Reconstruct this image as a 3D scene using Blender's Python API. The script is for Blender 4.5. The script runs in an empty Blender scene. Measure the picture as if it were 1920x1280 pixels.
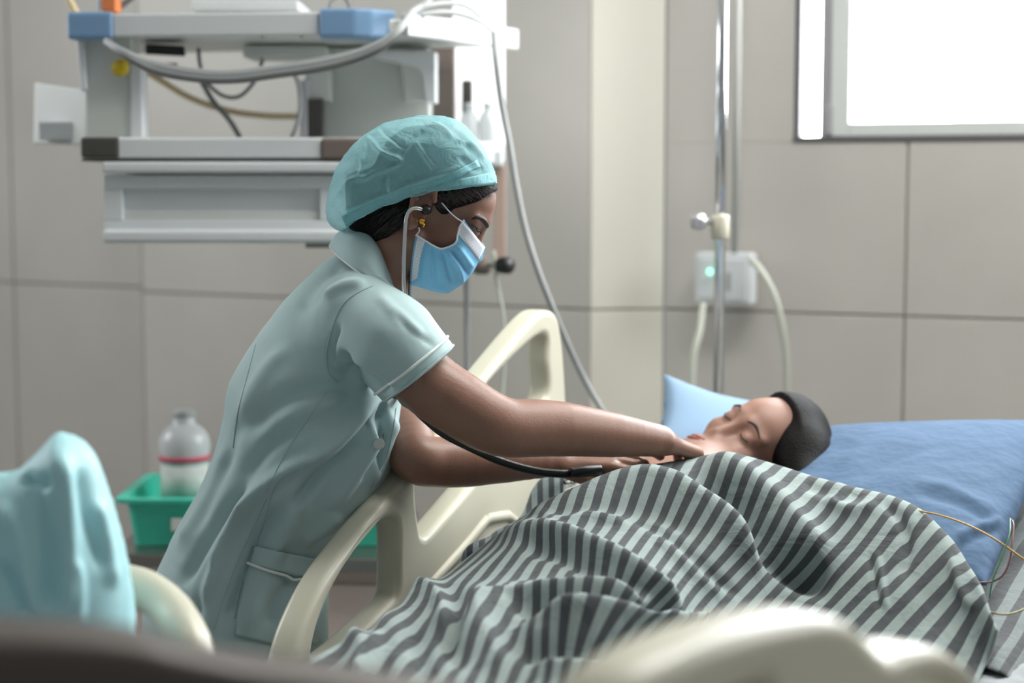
import bpy, bmesh, math, random
import numpy as np
from mathutils import Vector, Matrix
from mathutils.bvhtree import BVHTree
random.seed(7)
rng = np.random.default_rng(7)
S = bpy.context.scene
C = S.collection

# ------------------------------------------------------------------ camera
CAMZ, PITCH, FPX = 1.30, math.radians(5.35), 3200.0
cd = bpy.data.cameras.new('camera'); cam = bpy.data.objects.new('camera', cd); C.objects.link(cam)
cam.location = (0, 0, CAMZ); cam.rotation_euler = (math.radians(90) - PITCH, 0, 0)
cd.sensor_width = 36; cd.lens = FPX * 36 / 1920
cd.dof.use_dof = True; cd.dof.focus_distance = 2.42; cd.dof.aperture_fstop = 2.3
cd.clip_start = 0.05
S.camera = cam
# ------------------------------------------------------------------ light
w = bpy.data.worlds.new('world'); S.world = w; w.use_nodes = True
w.node_tree.nodes['Background'].inputs[0].default_value = (0.96, 0.98, 1.0, 1)
w.node_tree.nodes['Background'].inputs[1].default_value = 0.245
def area(name, loc, target, sx, sy, power, col=(1, 1, 1)):
    l = bpy.data.lights.new(name, 'AREA'); l.shape = 'RECTANGLE'; l.size = sx; l.size_y = sy
    l.energy = power; l.color = col
    o = bpy.data.objects.new(name, l); C.objects.link(o); o.location = loc
    d = Vector(target) - Vector(loc); o.rotation_euler = d.to_track_quat('-Z', 'Y').to_euler()
    return o
area('daylight_right', (2.9, 2.9, 2.2), (-0.6, 2.8, 1.1), 1.6, 1.2, 70, (0.95, 0.98, 1.0))
area('daylight_left', (-3.0, 3.4, 2.2), (-0.3, 2.5, 1.0), 1.2, 1.2, 40, (0.95, 0.98, 1.0))
area('overhead_fill', (0.7, 2.6, 2.72), (0.5, 1.6, 0), 1.2, 0.6, 46, (1.0, 0.98, 0.94))  # unseen fill added overhead to whiten upward faces such as the near rail top
S.view_settings.view_transform = 'Standard'
S.view_settings.look = 'None'
S.view_settings.gamma = 1
S.view_settings.use_curve_mapping = False
S.view_settings.exposure = 0.0

# ------------------------------------------------------------------ helpers
cp, sp_ = math.cos(PITCH), math.sin(PITCH)
def P(px, py, Y):
    r = (px - 960) / FPX; u = (640 - py) / FPX
    d = (r, cp + u * sp_, -sp_ + u * cp)
    k = Y / d[1]
    return Vector((d[0] * k, Y, CAMZ + d[2] * k))
def to_px(V):
    V = np.asarray(V, float); y = V[:, 1]; z = V[:, 2] - CAMZ
    dep = y * cp - z * sp_; up = y * sp_ + z * cp
    return 960 + FPX * V[:, 0] / dep, 640 - FPX * up / dep
def lin(c):
    c = c / 255
    return c / 12.92 if c <= 0.04045 else ((c + 0.055) / 1.055) ** 2.4
def rgb(r, g, b): return (lin(r), lin(g), lin(b), 1)

def mat(name, col, rough=0.5, metal=0, noise=0.0, nscale=30, bump=0, bscale=200, spec=0.5, sss=0, trans=0, alpha=1, coat=0, emit=None, estr=0, sheen=0, bdist=.002):
    m = bpy.data.materials.new(name); m.use_nodes = True
    nt = m.node_tree; b = nt.nodes['Principled BSDF']; L = nt.links
    b.inputs['Base Color'].default_value = col
    b.inputs['Roughness'].default_value = rough; b.inputs['Metallic'].default_value = metal
    b.inputs['Specular IOR Level'].default_value = spec
    b.inputs['Transmission Weight'].default_value = trans; b.inputs['Alpha'].default_value = alpha
    b.inputs['Coat Weight'].default_value = coat; b.inputs['Sheen Weight'].default_value = sheen
    if sss:
        b.inputs['Subsurface Weight'].default_value = sss
        b.inputs['Subsurface Radius'].default_value = (0.012, 0.005, 0.003)
        b.inputs['Subsurface Scale'].default_value = 1.0
    if emit:
        b.inputs['Emission Color'].default_value = emit; b.inputs['Emission Strength'].default_value = estr
    if noise or bump:
        tc = nt.nodes.new('ShaderNodeTexCoord')
    if noise:
        n = nt.nodes.new('ShaderNodeTexNoise'); n.inputs['Scale'].default_value = nscale; n.inputs['Detail'].default_value = 5
        L.new(tc.outputs['Object'], n.inputs['Vector'])
        r = nt.nodes.new('ShaderNodeValToRGB')
        a = 1 - noise; c = 1 + noise
        r.color_ramp.elements[0].color = (col[0]*a, col[1]*a, col[2]*a, 1); r.color_ramp.elements[0].position = 0.3
        r.color_ramp.elements[1].color = (min(1, col[0]*c), min(1, col[1]*c), min(1, col[2]*c), 1); r.color_ramp.elements[1].position = 0.7
        L.new(n.outputs['Fac'], r.inputs[0]); L.new(r.outputs[0], b.inputs['Base Color'])
    if bump:
        n2 = nt.nodes.new('ShaderNodeTexNoise'); n2.inputs['Scale'].default_value = bscale; n2.inputs['Detail'].default_value = 3
        L.new(tc.outputs['Object'], n2.inputs['Vector'])
        bp = nt.nodes.new('ShaderNodeBump'); bp.inputs['Strength'].default_value = bump; bp.inputs['Distance'].default_value = bdist
        L.new(n2.outputs['Fac'], bp.inputs['Height']); L.new(bp.outputs[0], b.inputs['Normal'])
    return m

def stripes(name, light, dark, periods, axis=0, duty=0.5, space='UV', speck=0.0):
    m = mat(name, light, 0.85, spec=0.2, sheen=0.1); nt = m.node_tree; L = nt.links; b = nt.nodes['Principled BSDF']
    tc = nt.nodes.new('ShaderNodeTexCoord'); sx = nt.nodes.new('ShaderNodeSeparateXYZ')
    L.new(tc.outputs[space], sx.inputs[0])
    def math_(op, a, v):
        n = nt.nodes.new('ShaderNodeMath'); n.operation = op; L.new(a, n.inputs[0]); n.inputs[1].default_value = v; return n.outputs[0]
    f = math_('MULTIPLY', sx.outputs[axis], periods)
    f = math_('FRACT', f, 0); f = math_('SUBTRACT', f, 0.5); f = math_('ABSOLUTE', f, 0)
    r = nt.nodes.new('ShaderNodeValToRGB'); L.new(f, r.inputs[0])
    e = r.color_ramp.elements; h = duty / 2
    e[0].position = h - 0.012; e[0].color = dark; e[1].position = h + 0.012; e[1].color = light
    n = nt.nodes.new('ShaderNodeTexNoise'); n.inputs['Scale'].default_value = 900; n.inputs['Detail'].default_value = 2
    L.new(tc.outputs['Object'], n.inputs['Vector'])
    r2 = nt.nodes.new('ShaderNodeValToRGB'); L.new(n.outputs['Fac'], r2.inputs[0])
    r2.color_ramp.elements[0].position = 0.35; r2.color_ramp.elements[1].position = 0.65
    v = 0.88 - speck
    r2.color_ramp.elements[0].color = (v, v, v, 1); r2.color_ramp.elements[1].color = (1, 1, 1, 1)
    mx = nt.nodes.new('ShaderNodeMix'); mx.data_type = 'RGBA'; mx.blend_type = 'MULTIPLY'; mx.inputs[0].default_value = 1
    L.new(r.outputs[0], mx.inputs[6]); L.new(r2.outputs[0], mx.inputs[7]); L.new(mx.outputs[2], b.inputs['Base Color'])
    n3 = nt.nodes.new('ShaderNodeTexNoise'); n3.inputs['Scale'].default_value = 16; n3.inputs['Detail'].default_value = 4; n3.inputs['Distortion'].default_value = .6
    L.new(tc.outputs['Object'], n3.inputs['Vector']); bp = nt.nodes.new('ShaderNodeBump'); bp.inputs['Strength'].default_value = .55; bp.inputs['Distance'].default_value = .012
    L.new(n3.outputs['Fac'], bp.inputs['Height']); L.new(bp.outputs[0], b.inputs['Normal'])
    return m

def put(name, me, m=None, parent=None, smooth=True):
    o = bpy.data.objects.new(name, me); C.objects.link(o)
    if m: me.materials.append(m)
    if smooth and len(me.polygons): me.polygons.foreach_set('use_smooth', [True] * len(me.polygons))
    if parent: o.parent = parent; o.matrix_parent_inverse = parent.matrix_world.inverted()
    return o
def tag(o, label, cat, group=None):
    o['label'] = label; o['category'] = cat
    if group: o['group'] = group
    return o
def empty(name, loc, label=None, cat=None, group=None):
    o = bpy.data.objects.new(name, None); o.location = loc; C.objects.link(o)
    o.matrix_world = Matrix.Translation(Vector(loc))
    if label: tag(o, label, cat, group)
    return o
def mesh(verts, faces, name='m'):
    me = bpy.data.meshes.new(name); me.from_pydata([tuple(v) for v in verts], [], [tuple(int(i) for i in f) for f in faces]); me.update(); return me
def bm_mesh(bm, name='m'):
    me = bpy.data.meshes.new(name); bmesh.ops.recalc_face_normals(bm, faces=bm.faces); bm.to_mesh(me); bm.free(); return me
def hexa(c, name, m, parent=None, bev=0.003, seg=2):
    """bevelled solid from 8 corners: 4 bottom ring, 4 top ring"""
    bm = bmesh.new(); v = [bm.verts.new(p) for p in c]
    for f in ((0, 1, 2, 3), (4, 5, 6, 7), (0, 1, 5, 4), (1, 2, 6, 5), (2, 3, 7, 6), (3, 0, 4, 7)): bm.faces.new([v[i] for i in f])
    if bev: bmesh.ops.bevel(bm, geom=list(bm.edges), offset=bev, segments=seg, affect='EDGES', profile=0.5)
    me = bm_mesh(bm, name); o = put(name, me, m, parent, smooth=False); return o
def prism(plan, z0, z1, name, m, parent=None, bev=0.003, seg=2):
    bm = bmesh.new(); lo = [bm.verts.new((x, y, z0)) for x, y in plan]; hi = [bm.verts.new((x, y, z1)) for x, y in plan]
    bm.faces.new(lo); bm.faces.new(hi); n = len(plan)
    for i in range(n): bm.faces.new((lo[i], lo[(i+1) % n], hi[(i+1) % n], hi[i]))
    if bev: bmesh.ops.bevel(bm, geom=list(bm.edges), offset=bev, segments=seg, affect='EDGES', profile=0.5)
    return put(name, bm_mesh(bm, name), m, parent, smooth=False)
def boxpx(x0, y0, x1, y1, Y, depth, name, m, parent=None, bev=0.003):
    """upright box whose front face spans the given picture rectangle at distance Y"""
    a = P(x0, y1, Y); b = P(x1, y0, Y)
    xl, xr, zl, zh = a.x, b.x, a.z, P(x0, y0, Y).z
    return prism([(xl, Y), (xr, Y), (xr, Y + depth), (xl, Y + depth)], zl, zh, name, m, parent, bev)

def catmull(pts, n, closed=False):
    p = np.array([tuple(q) for q in pts], float)
    k = len(p)
    if closed: q = np.vstack([p[-1], p, p[0], p[1]]); segs = k
    else: q = np.vstack([2*p[0]-p[1], p, 2*p[-1]-p[-2]]); segs = k - 1
    t = np.linspace(0, segs, n, endpoint=not closed); i = np.minimum(t.astype(int), segs - 1); f = (t - i)[:, None]
    a, b, c, d = q[i], q[i+1], q[i+2], q[i+3]
    return 0.5 * (2*b + (c-a)*f + (2*a-5*b+4*c-d)*f*f + (3*b-a-3*c+d)*f**3)
def tube_geo(path, r, nseg=10, cap=True):
    p = np.asarray(path, float); n = len(p); r = np.broadcast_to(np.asarray(r, float), (n,))
    T = np.gradient(p, axis=0); T /= np.linalg.norm(T, axis=1)[:, None] + 1e-12
    up = np.array([0.13, 0.2, 1.0]); N = np.cross(T[0], up)
    if np.linalg.norm(N) < 1e-3: N = np.cross(T[0], [1, 0, 0])
    V = []; ang = np.arange(nseg) * 2 * math.pi / nseg
    for i in range(n):
        N = N - T[i] * np.dot(N, T[i]); N /= np.linalg.norm(N); B = np.cross(T[i], N)
        V.append(p[i] + r[i] * (np.cos(ang)[:, None] * N + np.sin(ang)[:, None] * B))
    V = np.vstack(V); F = []
    for i in range(n - 1):
        for j in range(nseg):
            a = i*nseg + j; b = i*nseg + (j+1) % nseg
            F.append((a, b, b + nseg, a + nseg))
    if cap: F.append(tuple(range(nseg))[::-1]); F.append(tuple((n-1)*nseg + j for j in range(nseg)))
    return V, F
def tube(pts, r, name, m, parent=None, n=None, nseg=10, raw=False):
    path = np.array([tuple(q) for q in pts]) if raw else catmull(pts, n or max(8, len(pts) * 8))
    if np.ndim(r): r = np.interp(np.linspace(0, 1, len(path)), np.linspace(0, 1, len(r)), r)
    V, F = tube_geo(path, r, nseg)
    return put(name, mesh(V, F, name), m, parent)
def pxs(pts, Y=None):
    return [P(*p) if len(p) == 3 else P(p[0], p[1], Y) for p in pts]
def lathe(prof, centre, axis, name, m, parent=None, n=28):
    """prof: list of (radius, height) revolved about axis"""
    ax = Vector(axis).normalized(); q = Vector((0, 0, 1)).rotation_difference(ax)
    V, F = [], []
    for r, h in prof:
        for j in range(n):
            a = 2 * math.pi * j / n; V.append(Vector(centre) + q @ Vector((r * math.cos(a), r * math.sin(a), h)))
    for i in range(len(prof) - 1):
        for j in range(n): F.append((i*n + j, i*n + (j+1) % n, (i+1)*n + (j+1) % n, (i+1)*n + j))
    F.append(tuple(range(n))[::-1]); F.append(tuple((len(prof)-1)*n + j for j in range(n)))
    return put(name, mesh(V, F, name), m, parent)

# ---- signed distance modelling (one continuous skin per body) -------------
def axis_pts(*segs):
    out = [segs[0][0]]
    for a, b, h in segs:
        n = max(1, int(round((b - a) / h))); out += list(np.linspace(a, b, n + 1)[1:])
    return np.array(out, np.float32)
class Field:
    def __init__(s, ax, ay, az):
        s.a = (ax, ay, az); s.F = np.full((len(ax), len(ay), len(az)), 0.2, np.float32)
    def sub(s, lo, hi, pad):
        sl = []; g = []
        for k in range(3):
            i0 = max(0, np.searchsorted(s.a[k], lo[k] - pad) - 1); i1 = min(len(s.a[k]), np.searchsorted(s.a[k], hi[k] + pad) + 1)
            if i1 <= i0: return None
            sl.append(slice(i0, i1)); g.append(s.a[k][i0:i1])
        return tuple(sl), g[0][:, None, None], g[1][None, :, None], g[2][None, None, :]
    def op(s, sl, d, k, mode='u'):
        A = s.F[sl]
        if mode == 'u':
            h = np.clip(0.5 + 0.5 * (A - d) / k, 0, 1); s.F[sl] = A * (1 - h) + d * h - k * h * (1 - h)
        elif mode == 's':
            h = np.clip(0.5 - 0.5 * (A + d) / k, 0, 1); s.F[sl] = A * (1 - h) - d * h + k * h * (1 - h)
    def cone(s, a, b, r1, r2, k=0.012, ys=1.0, mode='u', yc=None):
        a = np.array(a, float); b = np.array(b, float); R = max(r1, r2) * max(1, ys)
        g = s.sub(np.minimum(a, b) - R, np.maximum(a, b) + R, k + 0.012)
        if g is None: return
        sl, x, y, z = g; a2 = a.copy(); b2 = b.copy()
        if ys != 1: y = (y - a[1]) / ys; a2[1] = 0; b2[1] = (b[1] - a[1]) / ys
        ab = b2 - a2; L = float(ab @ ab) + 1e-12
        t = np.clip(((x - a2[0]) * ab[0] + (y - a2[1]) * ab[1] + (z - a2[2]) * ab[2]) / L, 0, 1)
        d = np.sqrt((x - a2[0] - t*ab[0])**2 + (y - a2[1] - t*ab[1])**2 + (z - a2[2] - t*ab[2])**2) - (r1 + t * (r2 - r1))
        s.op(sl, d.astype(np.float32), k, mode)
    def ell(s, c, r, M=None, k=0.012, mode='u'):
        c = np.array(c, float); R = max(r); g = s.sub(c - R, c + R, k + 0.012)
        if g is None: return
        sl, x, y, z = g; X, Y, Z = x - c[0], y - c[1], z - c[2]
        if M is not None:
            X, Y, Z = [M[i][0]*X + M[i][1]*Y + M[i][2]*Z for i in range(3)]
        k0 = np.sqrt((X/r[0])**2 + (Y/r[1])**2 + (Z/r[2])**2); k1 = np.sqrt((X/r[0]**2)**2 + (Y/r[1]**2)**2 + (Z/r[2]**2)**2) + 1e-6
        s.op(sl, (k0 * (k0 - 1) / k1).astype(np.float32), k, mode)
    def chain(s, pts, rs, k=0.012, ys=1.0):
        for i in range(len(pts) - 1): s.cone(pts[i], pts[i+1], rs[i], rs[i+1], k, ys)
    def mesh(s):
        F = s.F; ax, ay, az = s.a; I = F < 0
        nx, ny, nz = F.shape
        cnt = np.zeros((nx-1, ny-1, nz-1), np.int8)
        for i in (0, 1):
            for j in (0, 1):
                for k in (0, 1): cnt += I[i:nx-1+i, j:ny-1+j, k:nz-1+k]
        act = (cnt > 0) & (cnt < 8); ci, cj, ck = np.nonzero(act); N = len(ci)
        idx = np.full(act.shape, -1, np.int32); idx[ci, cj, ck] = np.arange(N)
        acc = np.zeros((N, 3), np.float64); num = np.zeros(N)
        cor = [(i, j, k) for i in (0, 1) for j in (0, 1) for k in (0, 1)]
        for a in cor:
            for d in range(3):
                if a[d] == 0:
                    b = list(a); b[d] = 1
                    fa = F[ci+a[0], cj+a[1], ck+a[2]]; fb = F[ci+b[0], cj+b[1], ck+b[2]]
                    m = (fa < 0) != (fb < 0); t = np.where(m, fa / np.where(m, fa - fb, 1), 0)
                    p = np.array(a, float)[None, :].repeat(N, 0); p[:, d] += t
                    acc[m] += p[m]; num[m] += 1
        p = acc / num[:, None] + np.stack([ci, cj, ck], 1)
        V = np.stack([np.interp(p[:, 0], np.arange(nx), ax), np.interp(p[:, 1], np.arange(ny), ay), np.interp(p[:, 2], np.arange(nz), az)], 1)
        Q = []
        def q(m, o1, o2, flip):
            i, j, k = np.nonzero(m)
            return i, j, k
        # x edges
        m = I[:-1, 1:-1, 1:-1] != I[1:, 1:-1, 1:-1]; i, j, k = np.nonzero(m); s0 = I[:-1, 1:-1, 1:-1][m]
        f = np.stack([idx[i, j, k], idx[i, j+1, k], idx[i, j+1, k+1], idx[i, j, k+1]], 1); f[~s0] = f[~s0][:, ::-1]; Q.append(f)
        m = I[1:-1, :-1, 1:-1] != I[1:-1, 1:, 1:-1]; i, j, k = np.nonzero(m); s0 = I[1:-1, :-1, 1:-1][m]
        f = np.stack([idx[i, j, k], idx[i, j, k+1], idx[i+1, j, k+1], idx[i+1, j, k]], 1); f[~s0] = f[~s0][:, ::-1]; Q.append(f)
        m = I[1:-1, 1:-1, :-1] != I[1:-1, 1:-1, 1:]; i, j, k = np.nonzero(m); s0 = I[1:-1, 1:-1, :-1][m]
        f = np.stack([idx[i, j, k], idx[i+1, j, k], idx[i+1, j+1, k], idx[i, j+1, k]], 1); f[~s0] = f[~s0][:, ::-1]; Q.append(f)
        return V, np.vstack(Q)
def fast_mesh(V, Q, name):
    me = bpy.data.meshes.new(name); n = len(Q)
    me.vertices.add(len(V)); me.vertices.foreach_set('co', np.asarray(V, np.float32).ravel())
    me.loops.add(n * 4); me.loops.foreach_set('vertex_index', np.asarray(Q, np.int32).ravel())
    me.polygons.add(n); me.polygons.foreach_set('loop_start', np.arange(n, dtype=np.int32) * 4)
    me.update(calc_edges=True); me.validate(); return me
def relax(V, Q, it=3, lam=0.5):
    a = np.concatenate([Q[:, 0], Q[:, 1], Q[:, 2], Q[:, 3]]); b = np.concatenate([Q[:, 1], Q[:, 2], Q[:, 3], Q[:, 0]])
    deg = np.bincount(a, minlength=len(V)) + np.bincount(b, minlength=len(V)) + 1e-9
    for _ in range(it):
        for l in (lam, -lam * 1.02):
            s = np.stack([np.bincount(a, V[b, d], len(V)) + np.bincount(b, V[a, d], len(V)) for d in range(3)], 1) / deg[:, None]
            V = V + l * (s - V)
    return V
def vnormals(V, Q):
    n = np.cross(V[Q[:, 2]] - V[Q[:, 0]], V[Q[:, 3]] - V[Q[:, 1]]); N = np.zeros_like(V)
    for c in range(4):
        for d in range(3): N[:, d] += np.bincount(Q[:, c], n[:, d], len(V))
    return N / (np.linalg.norm(N, axis=1)[:, None] + 1e-12)
def seg_dist(X, Z, line):
    best = np.full(X.shape, 1e9); par = np.zeros(X.shape); L = 0; lens = [math.dist(line[i], line[i+1]) for i in range(len(line)-1)]; tot = sum(lens)
    for i in range(len(line) - 1):
        ax, az = line[i][:2]; bx, bz = line[i+1][:2]; dx, dz = bx - ax, bz - az; l2 = dx*dx + dz*dz + 1e-9
        t = np.clip(((X-ax)*dx + (Z-az)*dz) / l2, 0, 1); d = np.hypot(X-ax-t*dx, Z-az-t*dz)
        m = d < best; best[m] = d[m]; par[m] = (L + t[m] * lens[i]) / tot; L += lens[i]
    return best, par
def press(V, Q, strokes, facing=True):
    """raise or sink soft creases along lines on the side of the cloth the lines were read from"""
    N = vnormals(V, Q); X, Z = to_px(V); D = np.zeros(len(V))
    vd = np.array([0, 0, CAMZ]) - V; vd /= np.linalg.norm(vd, axis=1)[:, None]
    fw = np.clip((N * vd).sum(1) * 2.5, 0, 1) if facing else 1
    for st in strokes:
        line, wd, amp = st[:3]
        l = catmull([(a, b, 0) for a, b in line], len(line) * 5)[:, :2].tolist() if len(line) > 2 else line
        d, t = seg_dist(X, Z, l); tp = np.clip(np.minimum(t, 1 - t) * 5, 0, 1); tp = tp * tp * (3 - 2 * tp)
        if len(st) > 3:
            best = np.full(X.shape, 1e9); sg = np.zeros(X.shape)
            for i in range(len(l) - 1):
                mx_, mz_ = (l[i][0]+l[i+1][0])/2, (l[i][1]+l[i+1][1])/2; q_ = np.hypot(X-mx_, Z-mz_); m_ = q_ < best; best[m_] = q_[m_]
                sg[m_] = ((l[i+1][0]-l[i][0])*(Z-mz_) - (l[i+1][1]-l[i][1])*(X-mx_))[m_]
            wd = np.where(sg > 0, wd, st[3])
        D += amp * np.exp(-(d / wd) ** 2) * tp
    return V + N * (D * fw)[:, None]
def poly_sdf(X, Z, poly):
    d = np.full(X.shape, 1e9); inside = np.zeros(X.shape, bool); n = len(poly)
    for i in range(n):
        ax, az = poly[i]; bx, bz = poly[(i+1) % n]; dx, dz = bx-ax, bz-az
        t = np.clip(((X-ax)*dx + (Z-az)*dz) / (dx*dx + dz*dz + 1e-12), 0, 1); d = np.minimum(d, np.hypot(X-ax-t*dx, Z-az-t*dz))
        if abs(dz) > 1e-12: inside ^= ((az > Z) != (bz > Z)) & (X < dx * (Z - az) / dz + ax)
    return np.where(inside, -d, d)
def grid_surface(G, nu, nv, name, m, parent=None, strokes=(), thick=0, wob=0, uvs=True):
    G = np.array([[tuple(q) for q in row] for row in G], float)
    A = np.stack([catmull(G[i], nu) for i in range(len(G))]); B = np.stack([catmull(A[:, j], nv) for j in range(nu)], 1)
    V = B.reshape(-1, 3)
    i, j = np.meshgrid(np.arange(nv-1), np.arange(nu-1), indexing='ij'); a = (i*nu + j).ravel()
    Q = np.stack([a, a+nu, a+nu+1, a+1], 1)
    N = vnormals(V, Q)
    if N[len(N)//2] @ (np.array([0, 0, CAMZ]) - V[len(V)//2]) < 0: Q = Q[:, ::-1]
    if strokes: V = press(V, Q, strokes)
    if wob:
        N = vnormals(V, Q); ph = V @ np.array([[31., 17, 5], [-23, 29, 11], [13, -37, 19]]).T
        V = V + N * (wob * (np.sin(ph[:, 0]) + np.sin(ph[:, 1] + 1) + np.sin(ph[:, 2] * 1.7)))[:, None]
    me = fast_mesh(V, Q, name)
    uv = me.uv_layers.new(name='UVMap'); u = (np.arange(len(V)) % nu) / (nu-1); v = (np.arange(len(V)) // nu) / (nv-1)
    li = np.zeros(len(me.loops), np.int32); me.loops.foreach_get('vertex_index', li)
    uv.data.foreach_set('uv', np.stack([u[li], v[li]], 1).astype(np.float32).ravel())
    o = put(name, me, m, parent)
    if thick:
        md = o.modifiers.new('solid', 'SOLIDIFY'); md.thickness = thick; md.offset = -1
    return o
def bvh_of(o):
    me = o.data; V = [o.matrix_world @ v.co for v in me.vertices]
    return BVHTree.FromPolygons(V, [tuple(p.vertices) for p in me.polygons])
def on(bvh, px, py, off=0.001, fallback=2.5):
    o = Vector((0, 0, CAMZ)); d = (P(px, py, 1.0) - o).normalized()
    h = bvh.ray_cast(o, d)
    if h[0] is None:
        h = bvh.find_nearest(P(px, py, fallback)); 
    n = h[1]
    if n.dot(d) > 0: n = -n
    return h[0] + n * off
def line_on(bvh, line, r, name, m, parent, off=0.001, n=40, fallback=2.5, nseg=8):
    l = catmull([(a, b, 0) for a, b in line], n) if len(line) > 2 else np.array([np.array(line[0]) * (1-t) + np.array(line[1]) * t for t in np.linspace(0, 1, n)])
    pts = [on(bvh, p[0], p[1], off, fallback) for p in l]
    p = np.array([tuple(q) for q in pts])
    for _ in range(2): p[1:-1] = (p[:-2] + 2*p[1:-1] + p[2:]) / 4
    return tube(p, r, name, m, parent, raw=True, nseg=nseg)
def plate(rings, plane, name, m, parent=None, depth=0.02, bev=0.01, res=4):
    """flat moulded plate in a vertical plane with rounded rim; rings in picture px: outer first then holes"""
    o0, d = plane      # plane through o0 (x,y) with horizontal direction d
    d = Vector((d[0], d[1])).normalized()
    def hit(px, py):
        q = P(px, py, 1.0) - Vector((0, 0, CAMZ))
        # solve k*q.xy = o0 + s*d
        det = q.x * -d.y + d.x * q.y
        k = (o0[0] * -d.y + d.x * o0[1]) / det; s = (q.x * k - o0[0]) * d.x + (q.y * k - o0[1]) * d.y
        return s, CAMZ + q.z * k
    cu = bpy.data.curves.new(name, 'CURVE'); cu.dimensions = '2D'; cu.fill_mode = 'BOTH'
    cu.extrude = depth; cu.bevel_depth = bev; cu.bevel_resolution = res; cu.offset = -bev
    for ring in rings:
        pts = [hit(*q) for q in ring]
        pts = catmull([(a, b, 0) for a, b in pts], len(pts) * 6, closed=True)
        s = cu.splines.new('POLY'); s.points.add(len(pts) - 1)
        for q, r in zip(s.points, pts): q.co = (r[0], r[1], 0, 1)
        s.use_cyclic_u = True
    t = bpy.data.objects.new('t', cu); C.objects.link(t)
    me = bpy.data.meshes.new_from_object(t.evaluated_get(bpy.context.evaluated_depsgraph_get()))
    bpy.data.objects.remove(t)
    M = Matrix(((d.x, 0, d.y, o0[0]), (d.y, 0, -d.x, o0[1]), (0, 1, 0, 0), (0, 0, 0, 1)))
    me.transform(M); me.materials.clear()
    o = put(name, me, m, parent)
    md = o.modifiers.new('en', 'EDGE_SPLIT'); md.split_angle = math.radians(50)
    return o

# ------------------------------------------------------------------ materials
M_tile = mat('wall_tile', rgb(192, 188, 181), 0.38, noise=0.05, nscale=3, spec=0.5)
M_grout = mat('grout', rgb(158, 148, 138), 0.9)
M_column_lit = mat('window_lit_cream', rgb(220, 217, 204), 0.5)  # cream lightened so the grazing window light sits in the tile colour
M_plaster = mat('plaster', rgb(205, 205, 200), 0.8)
M_floor = mat('floor_vinyl', rgb(150, 148, 142), 0.35, noise=0.05, nscale=6)
M_cream = mat('cream_plastic', rgb(202, 199, 180), 0.33, spec=0.5)
M_white = mat('white_powdercoat', rgb(212, 216, 218), 0.35, spec=0.5)
M_pale = mat('pale_grey_metal', rgb(208, 212, 208), 0.4)
M_alu = mat('aluminium', rgb(215, 215, 220), 0.3, metal=0.8)
M_blue = mat('blue_plastic', rgb(120, 155, 190), 0.4)
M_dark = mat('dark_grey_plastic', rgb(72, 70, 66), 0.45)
M_brown = mat('brown_grey_metal', rgb(112, 100, 94), 0.5)
M_black = mat('black_rubber', rgb(28, 30, 30), 0.35)
M_chrome = mat('chrome', rgb(225, 228, 230), 0.12, metal=1)
M_steel = mat('brushed_steel', rgb(150, 145, 140), 0.3, metal=0.9)
M_cable = mat('grey_cable', rgb(165, 168, 168), 0.5)
M_cabledk = mat('dark_grey_cable', rgb(110, 112, 112), 0.5)
M_tube = mat('clear_tube', rgb(205, 208, 195), 0.3, alpha=0.75)
M_yhose = mat('yellow_hose', rgb(222, 200, 160), 0.5)
M_yellow = mat('yellow_plastic', rgb(190, 165, 20), 0.5)
M_orange = mat('orange_plastic', rgb(215, 125, 70), 0.5)
M_win = mat('window_daylight', (1, 1, 1, 1), 0.5, emit=(0.93, 0.97, 1, 1), estr=16.0)
M_wframe = mat('window_aluminium', rgb(160, 158, 160), 0.45)
M_wdark = mat('window_outer_frame', rgb(95, 92, 95), 0.5)
M_green = mat('green_plastic', rgb(66, 198, 172), 0.4)
M_bottle = mat('cloudy_plastic', rgb(215, 220, 222), 0.25, alpha=0.75, spec=0.6)
M_label = mat('paper_label', rgb(200, 205, 200), 0.7, noise=0.08, nscale=60)
M_pink = mat('pink_print', rgb(205, 90, 110), 0.7)
M_skin = mat('brown_skin', rgb(136, 100, 84), 0.42, noise=0.07, nscale=40, bump=0.12, bscale=400, spec=0.45, sss=0.12)
M_skin2 = mat('brown_skin_warm', rgb(150, 112, 96), 0.5, noise=0.06, nscale=30, sss=0.12)
M_hair = mat('black_hair', rgb(15, 13, 13), 0.6, noise=0.3, nscale=120, bump=0.6, bscale=300, spec=.12)
M_lip = mat('lips', rgb(150, 85, 78), 0.45)
M_dress = mat('sage_cotton', rgb(168, 192, 193), 0.75, noise=0.03, nscale=8, bump=0.3, bscale=11, bdist=.012, spec=0.25, sheen=0.2)
M_pipe = mat('white_piping', rgb(225, 232, 230), 0.7)
M_thread = mat('seam_thread', rgb(158, 184, 184), 0.8)
M_button = mat('pearl_button', rgb(205, 210, 205), 0.3)
M_bwhite = mat('mask_white', rgb(225, 230, 238), 0.8)
M_gold = mat('gold', rgb(230, 175, 70), 0.25, metal=1)
M_quilt = mat('quilted_pad', rgb(140, 144, 147), 0.8)
M_pillow = mat('blue_pillow_cotton', rgb(80, 103, 130), 0.85, noise=0.03, nscale=12, bump=0.7, bscale=14, bdist=.014, spec=0.2)
M_pillow2 = mat('light_blue_pillow', rgb(122, 150, 176), 0.8)
M_teal = mat('turquoise_sheeting', rgb(172, 220, 226), 0.5, noise=0.04, nscale=6, spec=0.4)
M_blanket = stripes('striped_blanket', rgb(144, 157, 154), rgb(72, 76, 78), 31)
M_gown = stripes('striped_gown', rgb(140, 155, 155), rgb(72, 76, 82), 56, axis=0, space='Object', speck=0.25)
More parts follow.
